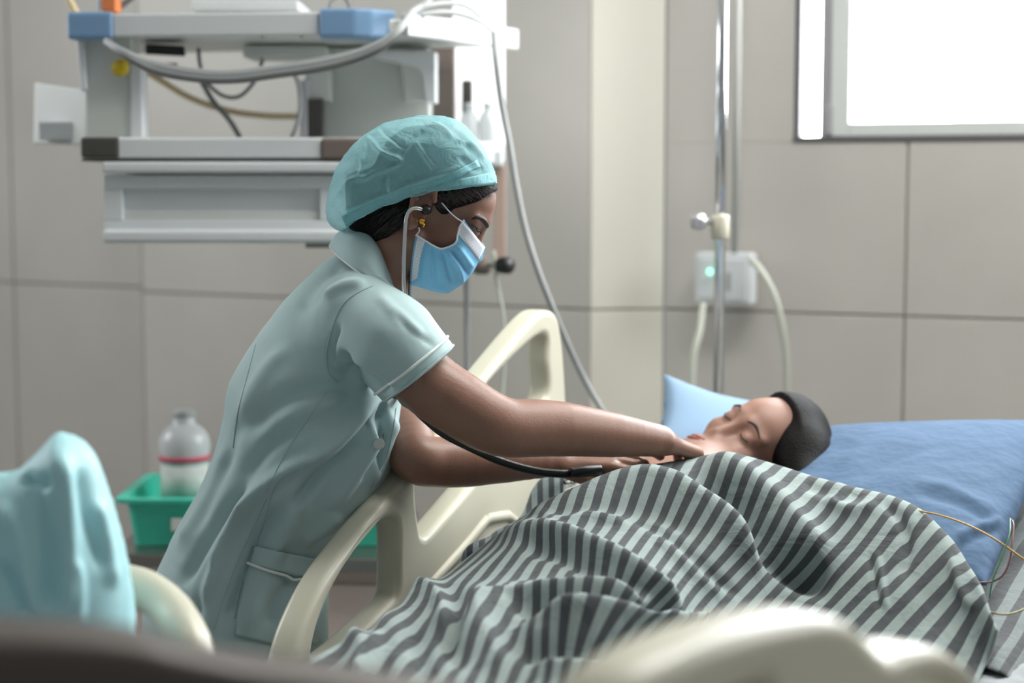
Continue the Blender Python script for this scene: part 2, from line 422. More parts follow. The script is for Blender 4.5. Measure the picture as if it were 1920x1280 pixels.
M_sheet = stripes('striped_sheet', rgb(122, 130, 130), rgb(76, 78, 80), 16, axis=1, space='UV', speck=0.15)

# ------------------------------------------------------------------ room
fl = put('floor', mesh([(-5, -3, 0), (5, -3, 0), (5, 6.5, 0), (-5, 6.5, 0)], [(0, 1, 2, 3)]), M_floor); fl['kind'] = 'structure'
ce = prism([(-5, 0.3), (5, 0.3), (5, 6.5), (-5, 6.5)], 2.8, 2.9, 'ceiling', M_plaster, bev=0); ce['kind'] = 'structure'
def pl(px, Y): return Vector(((px - 960) / FPX * Y, Y))
U = Vector((0.885, -0.466)).normalized(); A = Vector((0.466, 0.885)).normalized()
zj = 1.004
def wall(name, a, b, cuts, holes=None, tm=None):
    """wall slab from a to b with raised tiles; cuts = distances along it of the upright joints"""
    a = Vector(a); b = Vector(b); d = (b - a).normalized(); n = Vector((-d.y, d.x)); L = (b - a).length
    if n.y < 0: n = -n
    rows = [(0, zj), (zj, 2.2), (2.2, 2.8)]
    def add_box(s0, s1, z0, z1, off, th, nm, m, par, bev):
        q = [a + d*s0 + n*off, a + d*s1 + n*off, a + d*s1 + n*(off+th), a + d*s0 + n*(off+th)]
        return prism([(p.x, p.y) for p in q], z0, z1, nm, m, par, bev, 1)
    parts = holes or [(0, L, 0, 2.8)]
    root = None
    for (s0, s1, z0, z1) in parts:
        o = add_box(s0, s1, z0, z1, 0.008, 0.10, name if root is None else 'wall_section', M_grout, root, 0)
        if root is None: root = o
    root['kind'] = 'structure'
    cs = [0] + list(cuts) + [L]
    g = 0.0022
    for i in range(len(cs) - 1):
        for z0, z1 in rows:
            for (h0, h1, k0, k1) in parts:
                s0, s1, y0, y1 = max(cs[i]+g, h0), min(cs[i+1]-g, h1), max(z0+g, k0), min(z1-g, k1)
                if s1 - s0 > 0.03 and y1 - y0 > 0.03: add_box(s0, s1, y0, y1, 0, 0.008, 'tile', tm or M_tile, root, 0.0015)
    return root, a, d, n
pB0 = pl(265, 4.60); pB1 = pl(1106, 3.95); pC0 = pl(1246, 3.98)
pA0 = pl(265, 4.80) - U * 2.6; pA1 = pl(265, 4.80) + U*0.05
wall('wall_left', pA0, pA1, [2.6 - (pl(265, 4.80) - pl(28, 5.03)).length - 1.2, 2.6 - (pl(265, 4.80) - pl(28, 5.03)).length])
wall('wall_back', pB0, pB1, [])
r = prism([tuple(pB0), tuple(pB0 + A*0.02), tuple(pA1 + A*0.02), tuple(pA1)], 0, 2.8, 'trim_1', M_tile, bev=0); r['kind'] = 'structure'
wall('wall_column', pB1, pC0, [], tm=M_column_lit)
# right wall with the window opening
dC = (pl(1920, 3.66) - pC0).normalized(); pC1 = pC0 + dC * 3.4
def s_at(px):
    q = Vector(((px - 960) / FPX, 1.0)); det = q.x * -dC.y + dC.x * q.y
    k = (pC0.x * -dC.y + dC.x * pC0.y) / det; v = q * k
    return (v - pC0).dot(dC), v.y
sw, Yw = s_at(1484); wz = P(1484, 267, Yw).z; we = sw + 1.5
print('window', sw, Yw, wz)
Lc = 3.4
wall('wall_right', pC0, pC1, [s_at(1698)[0], s_at(1698)[0] + 1.2, s_at(1698)[0] + 2.4], [(0, Lc, 0, wz), (0, sw, wz, 2.8), (we, Lc, wz, 2.8), (sw, we, 2.3, 2.8)])
nC = Vector((-dC.y, dC.x)); nC = nC if nC.y > 0 else -nC
def wbox(s0, s1, z0, z1, off, th, nm, m, par=None, bev=0.002):
    q = [pC0 + dC*s0 + nC*off, pC0 + dC*s1 + nC*off, pC0 + dC*s1 + nC*(off+th), pC0 + dC*s0 + nC*(off+th)]
    return prism([(p.x, p.y) for p in q], z0, z1, nm, m, par, bev)
win = empty('window_1', (*(pC0 + dC*sw), wz)); win['kind'] = 'structure'
pm = 1 / 860.0   # metres per picture pixel here
wbox(sw, sw + 12*pm, wz, 2.3, 0.0, 0.06, 'outer_frame', M_wdark, win)
wbox(sw, we, wz, wz + 11*pm, -0.004, 0.06, 'outer_frame', M_wdark, win)
wbox(we - 12*pm, we, wz, 2.3, 0.0, 0.06, 'outer_frame', M_wdark, win)
wbox(sw, we, 2.3 - 12*pm, 2.3, 0.0, 0.06, 'outer_frame', M_wdark, win)
sm = sw + 50*pm
wbox(sm, sm + 22*pm, wz + 11*pm, 2.288, 0.008, 0.04, 'mullion', M_wframe, win)
wbox(sm + 22*pm, sm + 58*pm, wz + 11*pm, 2.288, 0.0, 0.03, 'sash_frame', M_pale, win)
wbox(sm + 58*pm, we - 12*pm, wz + 11*pm, wz + 36*pm, 0.0, 0.03, 'sash_frame', M_pale, win)
wbox(sm + 14*pm, sm + 26*pm, wz + 14*pm, wz + 70*pm, -0.006, 0.02, 'sash_latch', M_wframe, win)
wbox(sw + 12*pm, sm, wz + 11*pm, 2.288, 0.03, 0.004, 'pane', M_win, win, 0)
wbox(sm + 22*pm, we - 12*pm, wz + 34*pm, 2.288, 0.026, 0.004, 'pane', M_win, win, 0)

# ------------------------------------------------------------------ ceiling pendant
pen = empty('medical_pendant', P(450, 280, 3.45), 'pale grey ceiling pendant with blue cornered shelf and a wide drawer behind the nurse', 'medical pendant')
zb, zt = P(450, 66, 3.2).z, P(450, 22, 3.2).z
FL, FR, BR, BL = pl(143, 3.25), pl(748, 3.2), pl(968, 3.56), pl(235, 3.75)
F1 = pl(690, 3.2)
prism([tuple(q) for q in (FL + Vector((.01, .01)), F1 + Vector((0, .01)), FR + Vector((-.005, .03)), BR - Vector((.01, .01)), BL)], zb + 0.006, zt - 0.01, 'shelf', M_pale, pen, 0.004)
def railpiece(p, q, z0, z1, nm, m, th=0.018, bev=0.004):
    d = (q - p).normalized(); n = Vector((d.y, -d.x))
    n = n if n.y < 0 else -n
    return prism([tuple(x) for x in (p + n*th*0.4, q + n*th*0.4, q - n*th*0.6, p - n*th*0.6)], z0, z1, nm, m, pen, bev)
railpiece(pl(222, 3.245), pl(604, 3.21), zb, zt, 'front_rail', M_white)
o = railpiece(pl(762, 3.215), BR, zb, zt, 'side_rail', M_white); o['label'] = 'bright white side rail'
prism([tuple(q) for q in (FL + Vector((-.005, -.012)), pl(221, 3.232), pl(221, 3.27), pl(150, 3.29))], zb - 0.004, zt + 0.004, 'corner_block', M_blue, pen, 0.007, 3)['label'] = 'blue plastic corner block'
prism([tuple(q) for q in (pl(604, 3.195), pl(668, 3.19), pl(700, 3.2), pl(745, 3.235), pl(742, 3.29), pl(604, 3.26))], zb - 0.004, zt + 0.006, 'corner_block', M_blue, pen, 0.006, 3)['label'] = 'blue plastic corner block'
z1b, z1t = P(400, 298, 3.2).z, P(400, 257, 3.2).z
prism([tuple(q) for q in (pl(222, 3.2), pl(602, 3.2), pl(700, 3.2), pl(940, 3.6), pl(240, 3.7))], z1b + 0.008, z1t, 'shelf', M_pale, pen, 0.003)
boxpx(221, 259, 602, 297, 3.185, 0.02, 'front_rail', M_white, pen)
boxpx(151, 257, 222, 296, 3.18, 0.05, 'corner_block', M_dark, pen, 0.005)['label'] = 'dark grey corner block'
boxpx(602, 259, 745, 299, 3.18, 0.05, 'corner_block', M_brown, pen, 0.005)['label'] = 'brown grey corner block'
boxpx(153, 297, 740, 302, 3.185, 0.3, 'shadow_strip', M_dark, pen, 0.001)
railpiece(pl(752, 3.22), pl(942, 3.6), z1b-.004, z1t-.004, 'side_rail', M_white)
# posts between the shelves
boxpx(161, 68, 247, 262, 3.30, 0.05, 'post', M_pale, pen, 0.004)
boxpx(245, 118, 266, 262, 3.29, 0.05, 'post_trim', M_white, pen, 0.004)
V = [P(146, 72, 3.29), P(162, 72, 3.29), P(162, 72, 3.36), P(146, 72, 3.36)]
hexa([P(151, 170, 3.27), P(164, 170, 3.27), P(164, 170, 3.34), P(151, 170, 3.34), P(144, 72, 3.27), P(158, 72, 3.27), P(158, 72, 3.34), P(144, 72, 3.34)], 'post_trim', M_white, pen, 0.003)
hexa([P(63, 270, 3.4), P(162, 272, 3.32), P(162, 272, 3.42), P(63, 270, 3.5), P(65, 154, 3.4), P(163, 168, 3.32), P(163, 168, 3.42), P(65, 154, 3.5)], 'side_bracket', M_pale, pen, 0.004)
boxpx(72, 228, 160, 262, 3.34, 0.05, 'bracket_pocket', M_white, pen, 0.003)
boxpx(577, 185, 606, 262, 3.42, 0.04, 'rear_post', M_dark, pen)
boxpx(562, 150, 577, 262, 3.42, 0.04, 'rear_post', M_alu, pen)
boxpx(606, 88, 806, 262, 3.50, 0.15, 'gas_outlet_head', M_pale, pen, 0.006)
boxpx(572, 130, 620, 190, 3.44, 0.06, 'rear_bracket', M_pale, pen, 0.004)
hexa([P(760, 192, 3.42), P(800, 192, 3.42), P(800, 192, 3.5), P(760, 192, 3.5), P(752, 112, 3.42), P(790, 118, 3.42), P(790, 118, 3.5), P(752, 112, 3.5)], 'shelf_bracket', M_pale, pen, 0.004)
bm = bmesh.new()
rg = [(700, 108), (702, 97), (815, 97), (815, 192), (799, 192), (797, 150), (784, 124)]
lo = [bm.verts.new(P(x, y, 3.40)) for x, y in rg]; hi = [bm.verts.new(P(x, y, 3.40) + Vector((0.004, 0.06, 0))) for x, y in rg]
bm.faces.new(lo); bm.faces.new(hi)
for i in range(len(rg)): bm.faces.new((lo[i], lo[(i+1) % 7], hi[(i+1) % 7], hi[i]))
put('shelf_bracket', bm_mesh(bm), M_white, pen, False)
boxpx(806, 60, 852, 480, 3.62, 0.06, 'rear_column', M_brown, pen, 0.004)
# drawer
boxpx(190, 303, 672, 324, 3.18, 0.34, 'drawer_top', M_white, pen, 0.005)
boxpx(196, 326, 668, 440, 3.36, 0.16, 'drawer_body', M_white, pen, 0.003)
dr = empty('drawer', P(430, 380, 3.2)); dr.parent = pen; dr.matrix_parent_inverse = pen.matrix_world.inverted()
for b in ((194, 328, 668, 354), (194, 413, 668, 430), (194, 354, 229, 413), (600, 354, 668, 413)):
    boxpx(*b, 3.20, 0.16, 'drawer_front', M_white, dr, 0.002)
boxpx(226, 352, 606, 416, 3.214, 0.02, 'handle_recess', M_white, dr, 0.001)
boxpx(229, 396, 601, 413, 3.208, 0.03, 'shade_ledge', M_pale, dr, 0.002)  # pale ledge added to stand for the shade along the recess bottom
boxpx(191, 430, 672, 456, 3.185, 0.3, 'drawer_base', M_white, pen, 0.007)
boxpx(572, 455, 640, 465, 3.25, 0.1, 'base_plate', M_steel, pen, 0.002)
# things under and on the upper shelf
o = hexa([P(272, 102, 3.38), P(348, 106, 3.36), P(348, 104, 3.46), P(272, 100, 3.46), P(272, 82, 3.38), P(346, 86, 3.36), P(346, 86, 3.46), P(272, 84, 3.46)], 'socket_block', M_black, pen, 0.003)
o = hexa([P(303, 145, 3.36), P(330, 145, 3.36), P(330, 143, 3.41), P(303, 143, 3.41), P(307, 118, 3.36), P(334, 118, 3.36), P(334, 118, 3.41), P(307, 118, 3.41)], 'plug', M_black, pen, 0.004)
boxpx(455, 84, 612, 108, 3.45, 0.12, 'underside_tray', M_pale, pen, 0.006)
for q in ((492, 74), (566, 82)):
    c = P(*q, 3.27); lathe([(0.004, 0), (0.004, 0.004)], (c.x, c.y, zb + 0.002), (0, 0, 1), 'screw', M_dark, pen, 10)
boxpx(358, 0, 560, 20, 3.42, 0.2, 'shelf_box', M_white, pen, 0.004)
tg = empty('valve_tag', P(228, 126, 3.27), 'small round yellow tag hanging from cables under the blue corner', 'tag')
lathe([(0.002, 0), (0.015, 0.001), (0.0165, 0.004), (0.015, 0.007), (0.002, 0.008)], P(226, 128, 3.275), (0.1, -1, 0.1), 'disc', M_yellow, tg)
tube([P(230, 126, 3.27), P(236, 116, 3.27), P(240, 110, 3.27)], 0.005, 'stem', M_yellow, tg)
oc = empty('orange_connector', P(200, 10, 3.3), 'orange and white connector standing on the blue left shelf corner', 'connector')
boxpx(190, -6, 217, 21, 3.28, 0.05, 'housing', M_orange, oc, 0.004); boxpx(183, -4, 191, 20, 3.285, 0.04, 'end_cap', M_white, oc, 0.002)
# cables
def cable(pts, r, m, label, cat='cable', name='cable', n=None):
    o = tube(pxs(pts), r, name, m, n=n); return tag(o, label, cat)
cb = empty('cable_bundle', P(500, 135, 3.25), 'thick bundle of grey cables sagging under the upper pendant shelf', 'cable bundle')
for k, (dy, m, rr) in enumerate(((0, M_cable, 0.0058), (7, M_cable, 0.0058), (13, M_cabledk, 0.005), (-5, M_cable, 0.004))):
    tube(pxs([(198, 76 + dy*.4, 3.22), (230, 96 + dy*.5, 3.19), (290, 122 + dy, 3.19), (370, 137 + dy, 3.18), (440, 139 + dy, 3.17), (520, 129 + dy, 3.16), (600, 117 + dy, 3.15), (670, 100 + dy*.9, 3.14), (720, 78 + dy*.8, 3.13), (752, 48 + dy*.6, 3.14), (775, 20 + dy*.5, 3.2), (800, 5, 3.3), (820, -20, 3.35)]), rr, 'cable', m, cb)
cable([(372, 90, 3.4), (375, 120, 3.4), (385, 150, 3.41), (415, 178, 3.42), (450, 180, 3.43), (482, 145, 3.43), (492, 110, 3.43)], 0.004, M_cabledk, 'dark grey looped cable hanging behind the sagging bundle')
cable([(375, 148, 3.42), (400, 190, 3.44), (430, 225, 3.46), (452, 262, 3.5), (470, 300, 3.55)], 0.0055, M_cabledk, 'dark grey cable slanting down to the lower pendant shelf')
cable([(550, 135, 3.38), (560, 160, 3.38), (563, 200, 3.38), (556, 235, 3.38), (545, 262, 3.4)], 0.0045, M_cable, 'grey cable curving beside the rear post down to the lower shelf')
cable([(262, 125, 3.42), (300, 150, 3.45), (360, 185, 3.48), (430, 208, 3.5), (500, 217, 3.5), (562, 218, 3.5)], 0.0065, M_yhose, 'pale yellow hose drooping between the two pendant shelves', 'hose', 'hose')
cable([(122, -25, 3.4), (130, 0, 3.4), (145, 28, 3.4), (158, 50, 3.4), (170, 64, 3.38)], 0.007, M_yhose, 'pale yellow hose coming down to the left shelf corner', 'hose', 'hose')
cable([(217, 22, 3.33), (232, 8, 3.33), (255, -10, 3.33), (285, -30, 3.35)], 0.006, M_cabledk, 'grey cable rising from the orange connector')
cable([(618, 18, 3.25), (622, 2, 3.26), (640, -8, 3.27), (652, 5, 3.26), (656, 18, 3.25)], 0.0028, M_cabledk, 'thin wire looped on top of the right blue corner', 'wire', 'wire')
for k, pp in enumerate((([(770, 30, 3.26), (800, 12, 3.26), (840, 6, 3.28), (880, 14, 3.3), (912, 44, 3.34)], 'white'), ([(760, 40, 3.25), (800, 26, 3.25), (850, 24, 3.27), (900, 40, 3.3), (925, 60, 3.36)], 'white'))):
    cable(pp[0], 0.0045, M_white, ('white lead arching high over the bright side rail', 'white lead lying low along the bright side rail')[k])
cable([(926, 62, 3.33), (930, 110, 3.3), (940, 190, 3.3), (955, 270, 3.3), (968, 350, 3.3), (985, 430, 3.3), (1008, 505, 3.3), (1035, 575, 3.32), (1062, 640, 3.36), (1095, 710, 3.4), (1135, 780, 3.4), (1180, 860, 3.4)], 0.0062, M_cable, 'long pale grey hose falling from the pendant past the raised bed rail', 'hose', 'hose', 90)
cable([(925, 470, 3.5), (932, 530, 3.5), (943, 590, 3.5), (946, 660, 3.5), (940, 760, 3.5)], 0.004, M_tube, 'thin clear tube hanging below the black knob', 'tube', 'drip_tube')
# equipment column behind
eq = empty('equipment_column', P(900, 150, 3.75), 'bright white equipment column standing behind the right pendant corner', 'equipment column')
boxpx(850, -60, 946, 300, 3.72, 0.08, 'glare_panel', mat('panel_added_glow', (.9,.9,.9,1), .4, emit=(.95,.98,1,1), estr=.9), eq, 0.004)  # no lamp here: glow added for the window glare on the column front
boxpx(852, 282, 941, 312, 3.55, 0.22, 'ledge', M_white, eq, 0.004)
boxpx(925, 310, 948, 500, 3.75, 0.04, 'leg', mat('pinkish_metal', rgb(185, 160, 148), 0.5), eq, 0.003)
boxpx(866, 150, 885, 215, 3.66, 0.03, 'gauge_block', M_dark, eq, 0.004)
for k, (x, y, nm) in enumerate(((880, 205, 'rounded white infusion bottle on the column ledge nearest the pendant'), (915, 205, 'rounded white infusion bottle on the column ledge farther from the nurse'))):
    c = P(x, 283, 3.6)
    b = empty('infusion_bottle', c, nm, 'bottle', 'infusion bottles on the column ledge')
    lathe([(0.012, 0), (0.019, 0.004), (0.0195, 0.06), (0.016, 0.075), (0.008, 0.084), (0.008, 0.09)], c, (0, 0, 1), 'body', M_bottle, b)
    lathe([(0.009, 0.09), (0.009, 0.1)], c, (0, 0, 1), 'cap', M_white, b)
kn = empty('regulator', P(925, 497, 3.55), 'brown pipe regulator with black round knob behind the face mask', 'regulator')
lathe([(0.010, 0), (0.0165, 0.004), (0.0175, 0.012), (0.0175, 0.028), (0.013, 0.034)], P(934, 497, 3.5), (0.8, -0.6, 0), 'knob', M_black, kn)
lathe([(0.009, 0), (0.016, 0.006), (0.016, 0.03), (0.01, 0.036)], P(888, 500, 3.55), (1, -0.2, 0), 'valve_body', M_brown, kn)
tube([P(905, 498, 3.54), P(938, 497, 3.52)], 0.006, 'spindle', M_steel, kn)
sp = empty('floor_stand', P(875, 1100, 3.6), 'thin dark grey stand pole between the mask and the bed rail', 'stand')
tube([P(875, 500, 3.6), Vector((P(875, 500, 3.6).x, 3.6, 0.03))], 0.0055, 'pole', M_cabledk, sp, raw=True)
lathe([(0.12, 0), (0.12, 0.012), (0.02, 0.03)], (P(875, 500, 3.6).x, 3.6, 0), (0, 0, 1), 'base', M_dark, sp)
lathe([(0.008, 0), (0.012, 0.004), (0.012, 0.035), (0.008, 0.04)], P(884, 512, 3.58), (0.2, 0, 1), 'clip', M_white, sp)

# ------------------------------------------------------------------ drip pole, sockets, conduit
ip = empty('drip_pole', (P(1345, 700, 3.3).x, 3.3, 0), 'tall chrome drip pole rising behind the patient with a clamp', 'drip pole')
X0 = P(1357, 0, 3.3).x; X0 = P(1351, 350, 3.3).x
tube([(X0, 3.3, 0.06), (X0, 3.3, 0.85)], 0.0125, 'lower_tube', M_chrome, ip, raw=True, nseg=20)
tube([(X0, 3.3, 0.84), (X0, 3.3, 2.1)], 0.0105, 'upper_tube', M_chrome, ip, raw=True, nseg=20)
lathe([(0.016, 0), (0.018, 0.004), (0.018, 0.042), (0.016, 0.046)], (X0, 3.3, P(0, 448, 3.3).z), (0, 0, 1), 'clamp', M_cream, ip)
lathe([(0.006, 0), (0.006, 0.02), (0.015, 0.022), (0.017, 0.03), (0.015, 0.044), (0.006, 0.046)], (X0 - 0.012, 3.295, P(0, 415, 3.3).z), (-1, -0.3, 0), 'clamp_knob', M_alu, ip)
for k in range(5):
    a = k * 2 * math.pi / 5; tube([(X0, 3.3, 0.07), (X0 + 0.25*math.cos(a), 3.3 + 0.25*math.sin(a), 0.03)], 0.011, 'foot', M_chrome, ip, raw=True)
sb = empty('wall_socket', P(1357, 520, 3.85), 'white wall socket box with glowing green light behind the drip pole', 'socket')
YS = 3.84
q0 = P(1357, 522, YS)
def sbox(x0, y0, x1, y1, off, th, nm, m, bev=0.003):
    a = P(x0, y1, YS); b = P(x1, y0, YS); d = dC; n = nC
    c = Vector((q0.x, q0.y)); s0 = (a.x - q0.x); s1 = (b.x - q0.x)
    q = [c + d*s0 + n*off, c + d*s1 + n*off, c + d*s1 + n*(off+th), c + d*s0 + n*(off+th)]
    return prism([(p.x, p.y) for p in q], a.z, b.z, nm, m, sb, bev)
sbox(1300, 474, 1411, 571, 0, 0.05, 'box', M_white, 0.006)
sbox(1310, 484, 1402, 562, -0.003, 0.01, 'face_plate', M_white, 0.003)
sbox(1362, 510, 1372, 544, -0.006, 0.006, 'rocker_switch', M_cable, 0.001)
lathe([(0.004, 0), (0.006, 0.001), (0.005, 0.004)], P(1331, 509, YS - 0.003), (0, -1, 0), 'indicator', mat('green_led', (0.1, 0.9, 0.5, 1), emit=(0.25, 1, 0.6, 1), estr=3), sb)
cd_ = tube([(P(1385, 0, 3.83).x, 3.84, 2.6), (P(1385, 0, 3.83).x, 3.84, P(0, 476, 3.84).z)], 0.008, 'conduit', M_plaster, raw=True); tag(cd_, 'slim painted conduit running down to the white socket box', 'conduit')
cable([(1408, 488, 3.78), (1425, 505, 3.74), (1450, 550, 3.72), (1466, 610, 3.72), (1474, 680, 3.74), (1474, 760, 3.76), (1470, 860, 3.78)], 0.008, M_tube, 'clear tube arching right from the socket box behind the patient', 'tube', 'drip_tube')
cable([(1318, 570, 3.8), (1312, 620, 3.76), (1300, 670, 3.74), (1296, 760, 3.74), (1300, 860, 3.78)], 0.008, M_tube, 'clear tube hanging straight below the socket box left edge', 'tube', 'drip_tube')

# ------------------------------------------------------------------ trolley, tray, bottle
zt = P(0, 1038, 3.3).z
tr = empty('trolley', (P(450, 1000, 3.4).x, 3.4, 0), 'steel topped bedside trolley with pinkish cabinet behind the nurse', 'trolley')
x0, x1 = P(205, 1040, 3.3).x, P(760, 1040, 3.3).x
prism([(x0, 3.3), (x1, 3.3 - .05), (x1, 3.75), (x0, 3.8)], zt - 0.028, zt, 'top', M_steel, tr, 0.004)
M_pinkcab = mat('pinkish_laminate', rgb(222, 204, 197), 0.5)
prism([(x0 + .02, 3.34), (x1 - .02, 3.3), (x1 - .02, 3.72), (x0 + .02, 3.75)], 0.08, zt - 0.028, 'cabinet_body', M_pinkcab, tr, 0.004)
prism([(x0 + .04, 3.325), (x1 - .04, 3.285), (x1 - .04, 3.30), (x0 + .04, 3.34)], 0.12, zt - 0.06, 'door', M_pinkcab, tr, 0.003)
for X in (x0 + .05, x1 - .05):
    for Y in (3.36, 3.68): lathe([(0.02, 0), (0.025, 0.01), (0.025, 0.06), (0.015, 0.08)], (X, Y, 0), (0, 0, 1), 'caster', M_dark, tr, 14)
ty = empty('tray', (P(450, 1030, 3.5).x, 3.5, zt), 'green plastic tray with sloping sides on the trolley top', 'tray')
def ring(xa, xb, ya, yb, z, r=0.02, n=6):
    out = []
    for cx, cy, a0 in ((xb-r, ya+r, -90), (xb-r, yb-r, 0), (xa+r, yb-r, 90), (xa+r, ya+r, 180)):
        for k in range(n): a = math.radians(a0 + 90*k/(n-1)); out.append((cx + r*math.cos(a), cy + r*math.sin(a), z))
    return out
xa, xb = P(248, 1030, 3.36).x, P(735, 1030, 3.36).x; zr = P(0, 940, 3.36).z
rings = [ring(xa+.0, xb, 3.37, 3.62, zt+.001), ring(xa-.012, xb+.012, 3.358, 3.632, zr), ring(xa-.03, xb+.03, 3.34, 3.65, zr), ring(xa-.031, xb+.031, 3.339, 3.651, zr+.008), ring(xa-.010, xb+.010, 3.36, 3.63, zr+.008), ring(xa+.003, xb-.003, 3.373, 3.617, zt+.006)]
V = sum(rings, []); n = 24; F = [tuple(range(n))[::-1]]
for i in range(5):
    for j in range(n): F.append((i*n+j, i*n+(j+1) % n, (i+1)*n+(j+1) % n, (i+1)*n+j))
F.append(tuple(5*n+j for j in range(n)))
put('shell', mesh(V, F), M_green, ty, False)
q = P(337, 983, 3.353); prism([(q.x-.016, 3.345), (q.x+.02, 3.345), (q.x+.02, 3.365), (q.x-.016, 3.365)], q.z-.012, q.z+.012, 'label_sticker', M_label, ty, 0.001)
bt = empty('saline_bottle', (P(346, 940, 3.5).x, 3.48, zt + .006), 'cloudy plastic bottle with pink print standing in the green tray', 'bottle')
cx = P(347, 900, 3.48).x; zz = zt + .006; k = 3.48 / FPX
prof = [(0, 945), (38, 945), (41, 940), (42, 905), (47, 850), (49, 832), (46, 818), (38, 805), (26, 796), (21, 791), (21, 783), (20, 779)]
pr = [(max(0.002, r_*k), P(0, y_, 3.48).z) for r_, y_ in prof]; pr[0] = (0.002, zz); pr[1] = (38*k, zz); pr[2] = (41*k, zz + .004)
lathe(pr, (cx, 3.48, 0), (0, 0, 1), 'body', M_bottle, bt)
lathe([(21.5*k, P(0, 780, 3.48).z), (22*k, P(0, 775, 3.48).z), (20*k, P(0, 768, 3.48).z), (12*k, P(0, 768, 3.48).z)], (cx, 3.48, 0), (0, 0, 1), 'cap', M_cable, bt)
lathe([(45.5*k, P(0, 868, 3.48).z), (44.5*k, P(0, 930, 3.48).z)], (cx, 3.48, 0), (0, 0, 1), 'label_sticker', M_label, bt)
lathe([(48.5*k, P(0, 851, 3.48).z), (47.5*k, P(0, 861, 3.48).z)], (cx, 3.48, 0), (0, 0, 1), 'printed_band', M_pink, bt)

# ------------------------------------------------------------------ bed
O = Vector((-0.237, 2.37)); BA = Vector((0.454, 0.891)).normalized(); BU = Vector((0.891, -0.454)).normalized()
def bp(s, w_): v = O + BA*s + BU*w_; return (v.x, v.y)
bed = empty('hospital_bed', (*bp(-0.2, 0.45), 0), 'cream hospital bed with moulded side rails in which the patient lies', 'bed')
M_frame = mat('bed_frame_metal', rgb(150, 150, 145), 0.45)
prism([bp(-1.1, .06), bp(-1.1, .86), bp(0.95, .86), bp(0.95, .06)], 0.50, 0.56, 'deck', M_frame, bed, 0.006)
for s_ in (-1.0, 0.85):
    for w_ in (.12, .8):
        x, y = bp(s_, w_); tube([(x, y, 0.1), (x, y, 0.5)], 0.025, 'leg', M_frame, bed, raw=True)
        lathe([(0.03, 0), (0.05, 0.02), (0.05, 0.09), (0.02, 0.11)], (x, y, 0), (0, 0, 1), 'caster', M_dark, bed, 16)
RP = ((P(510, 1220, 2.22).x, 2.22), (P(1050, 650, 3.05).x - P(510, 1220, 2.22).x, 0.83))
outer = [(508, 1290), (522, 1235), (542, 1170), (580, 1092), (628, 1024), (684, 958), (742, 892), (812, 802), (880, 712), (930, 650), (968, 606), (990, 585), (1008, 580), (1022, 586), (1030, 606), (1036, 650), (1041, 720), (1044, 800), (1045, 880), (1044, 960), (1030, 1060), (950, 1160), (830, 1230), (700, 1290), (600, 1310)]
hole1 = [(1000, 626), (1006, 680), (1006, 742), (960, 795), (870, 898), (790, 990), (772, 1003), (765, 985), (758, 920), (764, 892), (806, 832), (868, 752), (936, 676)]
hole2 = [(702, 972), (718, 972), (724, 992), (724, 1050), (723, 1105), (706, 1132), (652, 1182), (600, 1225), (570, 1244), (562, 1220), (576, 1160), (604, 1095), (642, 1035), (680, 988)]
rail = plate([outer, hole1, hole2], RP, 'side_rail', M_cream, bed, 0.010, 0.012)
rail['label'] = 'far moulded side rail with rounded grab bar'
def on_rail(px, py, off=0.024):
    d = Vector(RP[1]).normalized(); q = P(px, py, 1.0) - Vector((0, 0, CAMZ)); det = q.x * -d.y + d.x * q.y
    k_ = (RP[0][0] * -d.y + d.x * RP[0][1]) / det; n_ = Vector((d.y, -d.x, 0))
    return Vector((0, 0, CAMZ)) + q * k_ + n_ * off
tube([on_rail(*q, .020) for q in ((768, 1150), (771, 1112), (776, 1102), (850, 1020), (886, 976), (893, 971), (926, 965), (933, 967), (960, 990))], 0.0095, 'rail_moulding', M_cream, bed, n=60)
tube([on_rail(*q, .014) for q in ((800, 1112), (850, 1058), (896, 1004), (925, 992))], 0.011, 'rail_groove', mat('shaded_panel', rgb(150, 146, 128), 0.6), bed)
# near side rail (foot half), close to the lens
NP = ((P(1100, 1250, 1.0).x, 1.0), (P(1800, 1250, 1.36).x - P(1100, 1250, 1.0).x, 0.36))
o = plate([[(1060, 1390), (1105, 1296), (1160, 1243), (1250, 1198), (1340, 1168), (1430, 1149), (1490, 1143), (1538, 1156), (1574, 1190), (1610, 1220), (1655, 1206), (1702, 1203), (1748, 1228), (1786, 1275), (1830, 1390), (1830, 1560), (1400, 1600), (1060, 1560)],
           [(1300, 1300), (1340, 1272), (1365, 1272), (1375, 1300), (1370, 1400), (1300, 1400)], [(1650, 1290), (1700, 1262), (1740, 1280), (1770, 1340), (1740, 1440), (1650, 1440)]], NP, 'side_rail', M_cream, bed, 0.016, 0.014)
o['label'] = 'near moulded rail with two humps, out of focus'
# mattress: flat part and raised back part
mt = empty('mattress', (*bp(-0.1, 0.45), 0.56), 'white mattress with quilted pad on the hospital bed', 'mattress')
prism([bp(-1.05, .05), bp(-1.05, .87), bp(0.22, .87), bp(0.22, .05)], 0.56, 0.665, 'foot_section', M_quilt, mt, 0.02, 3)
a, b, c, d = bp(.22, .05), bp(.22, .87), bp(.98, .87), bp(.98, .05)
hexa([(*a, .56), (*b, .56), (*c, .64), (*d, .64), (*a, .665), (*b, .665), (*c, .79), (*d, .79)], 'back_section', M_quilt, mt, 0.015)
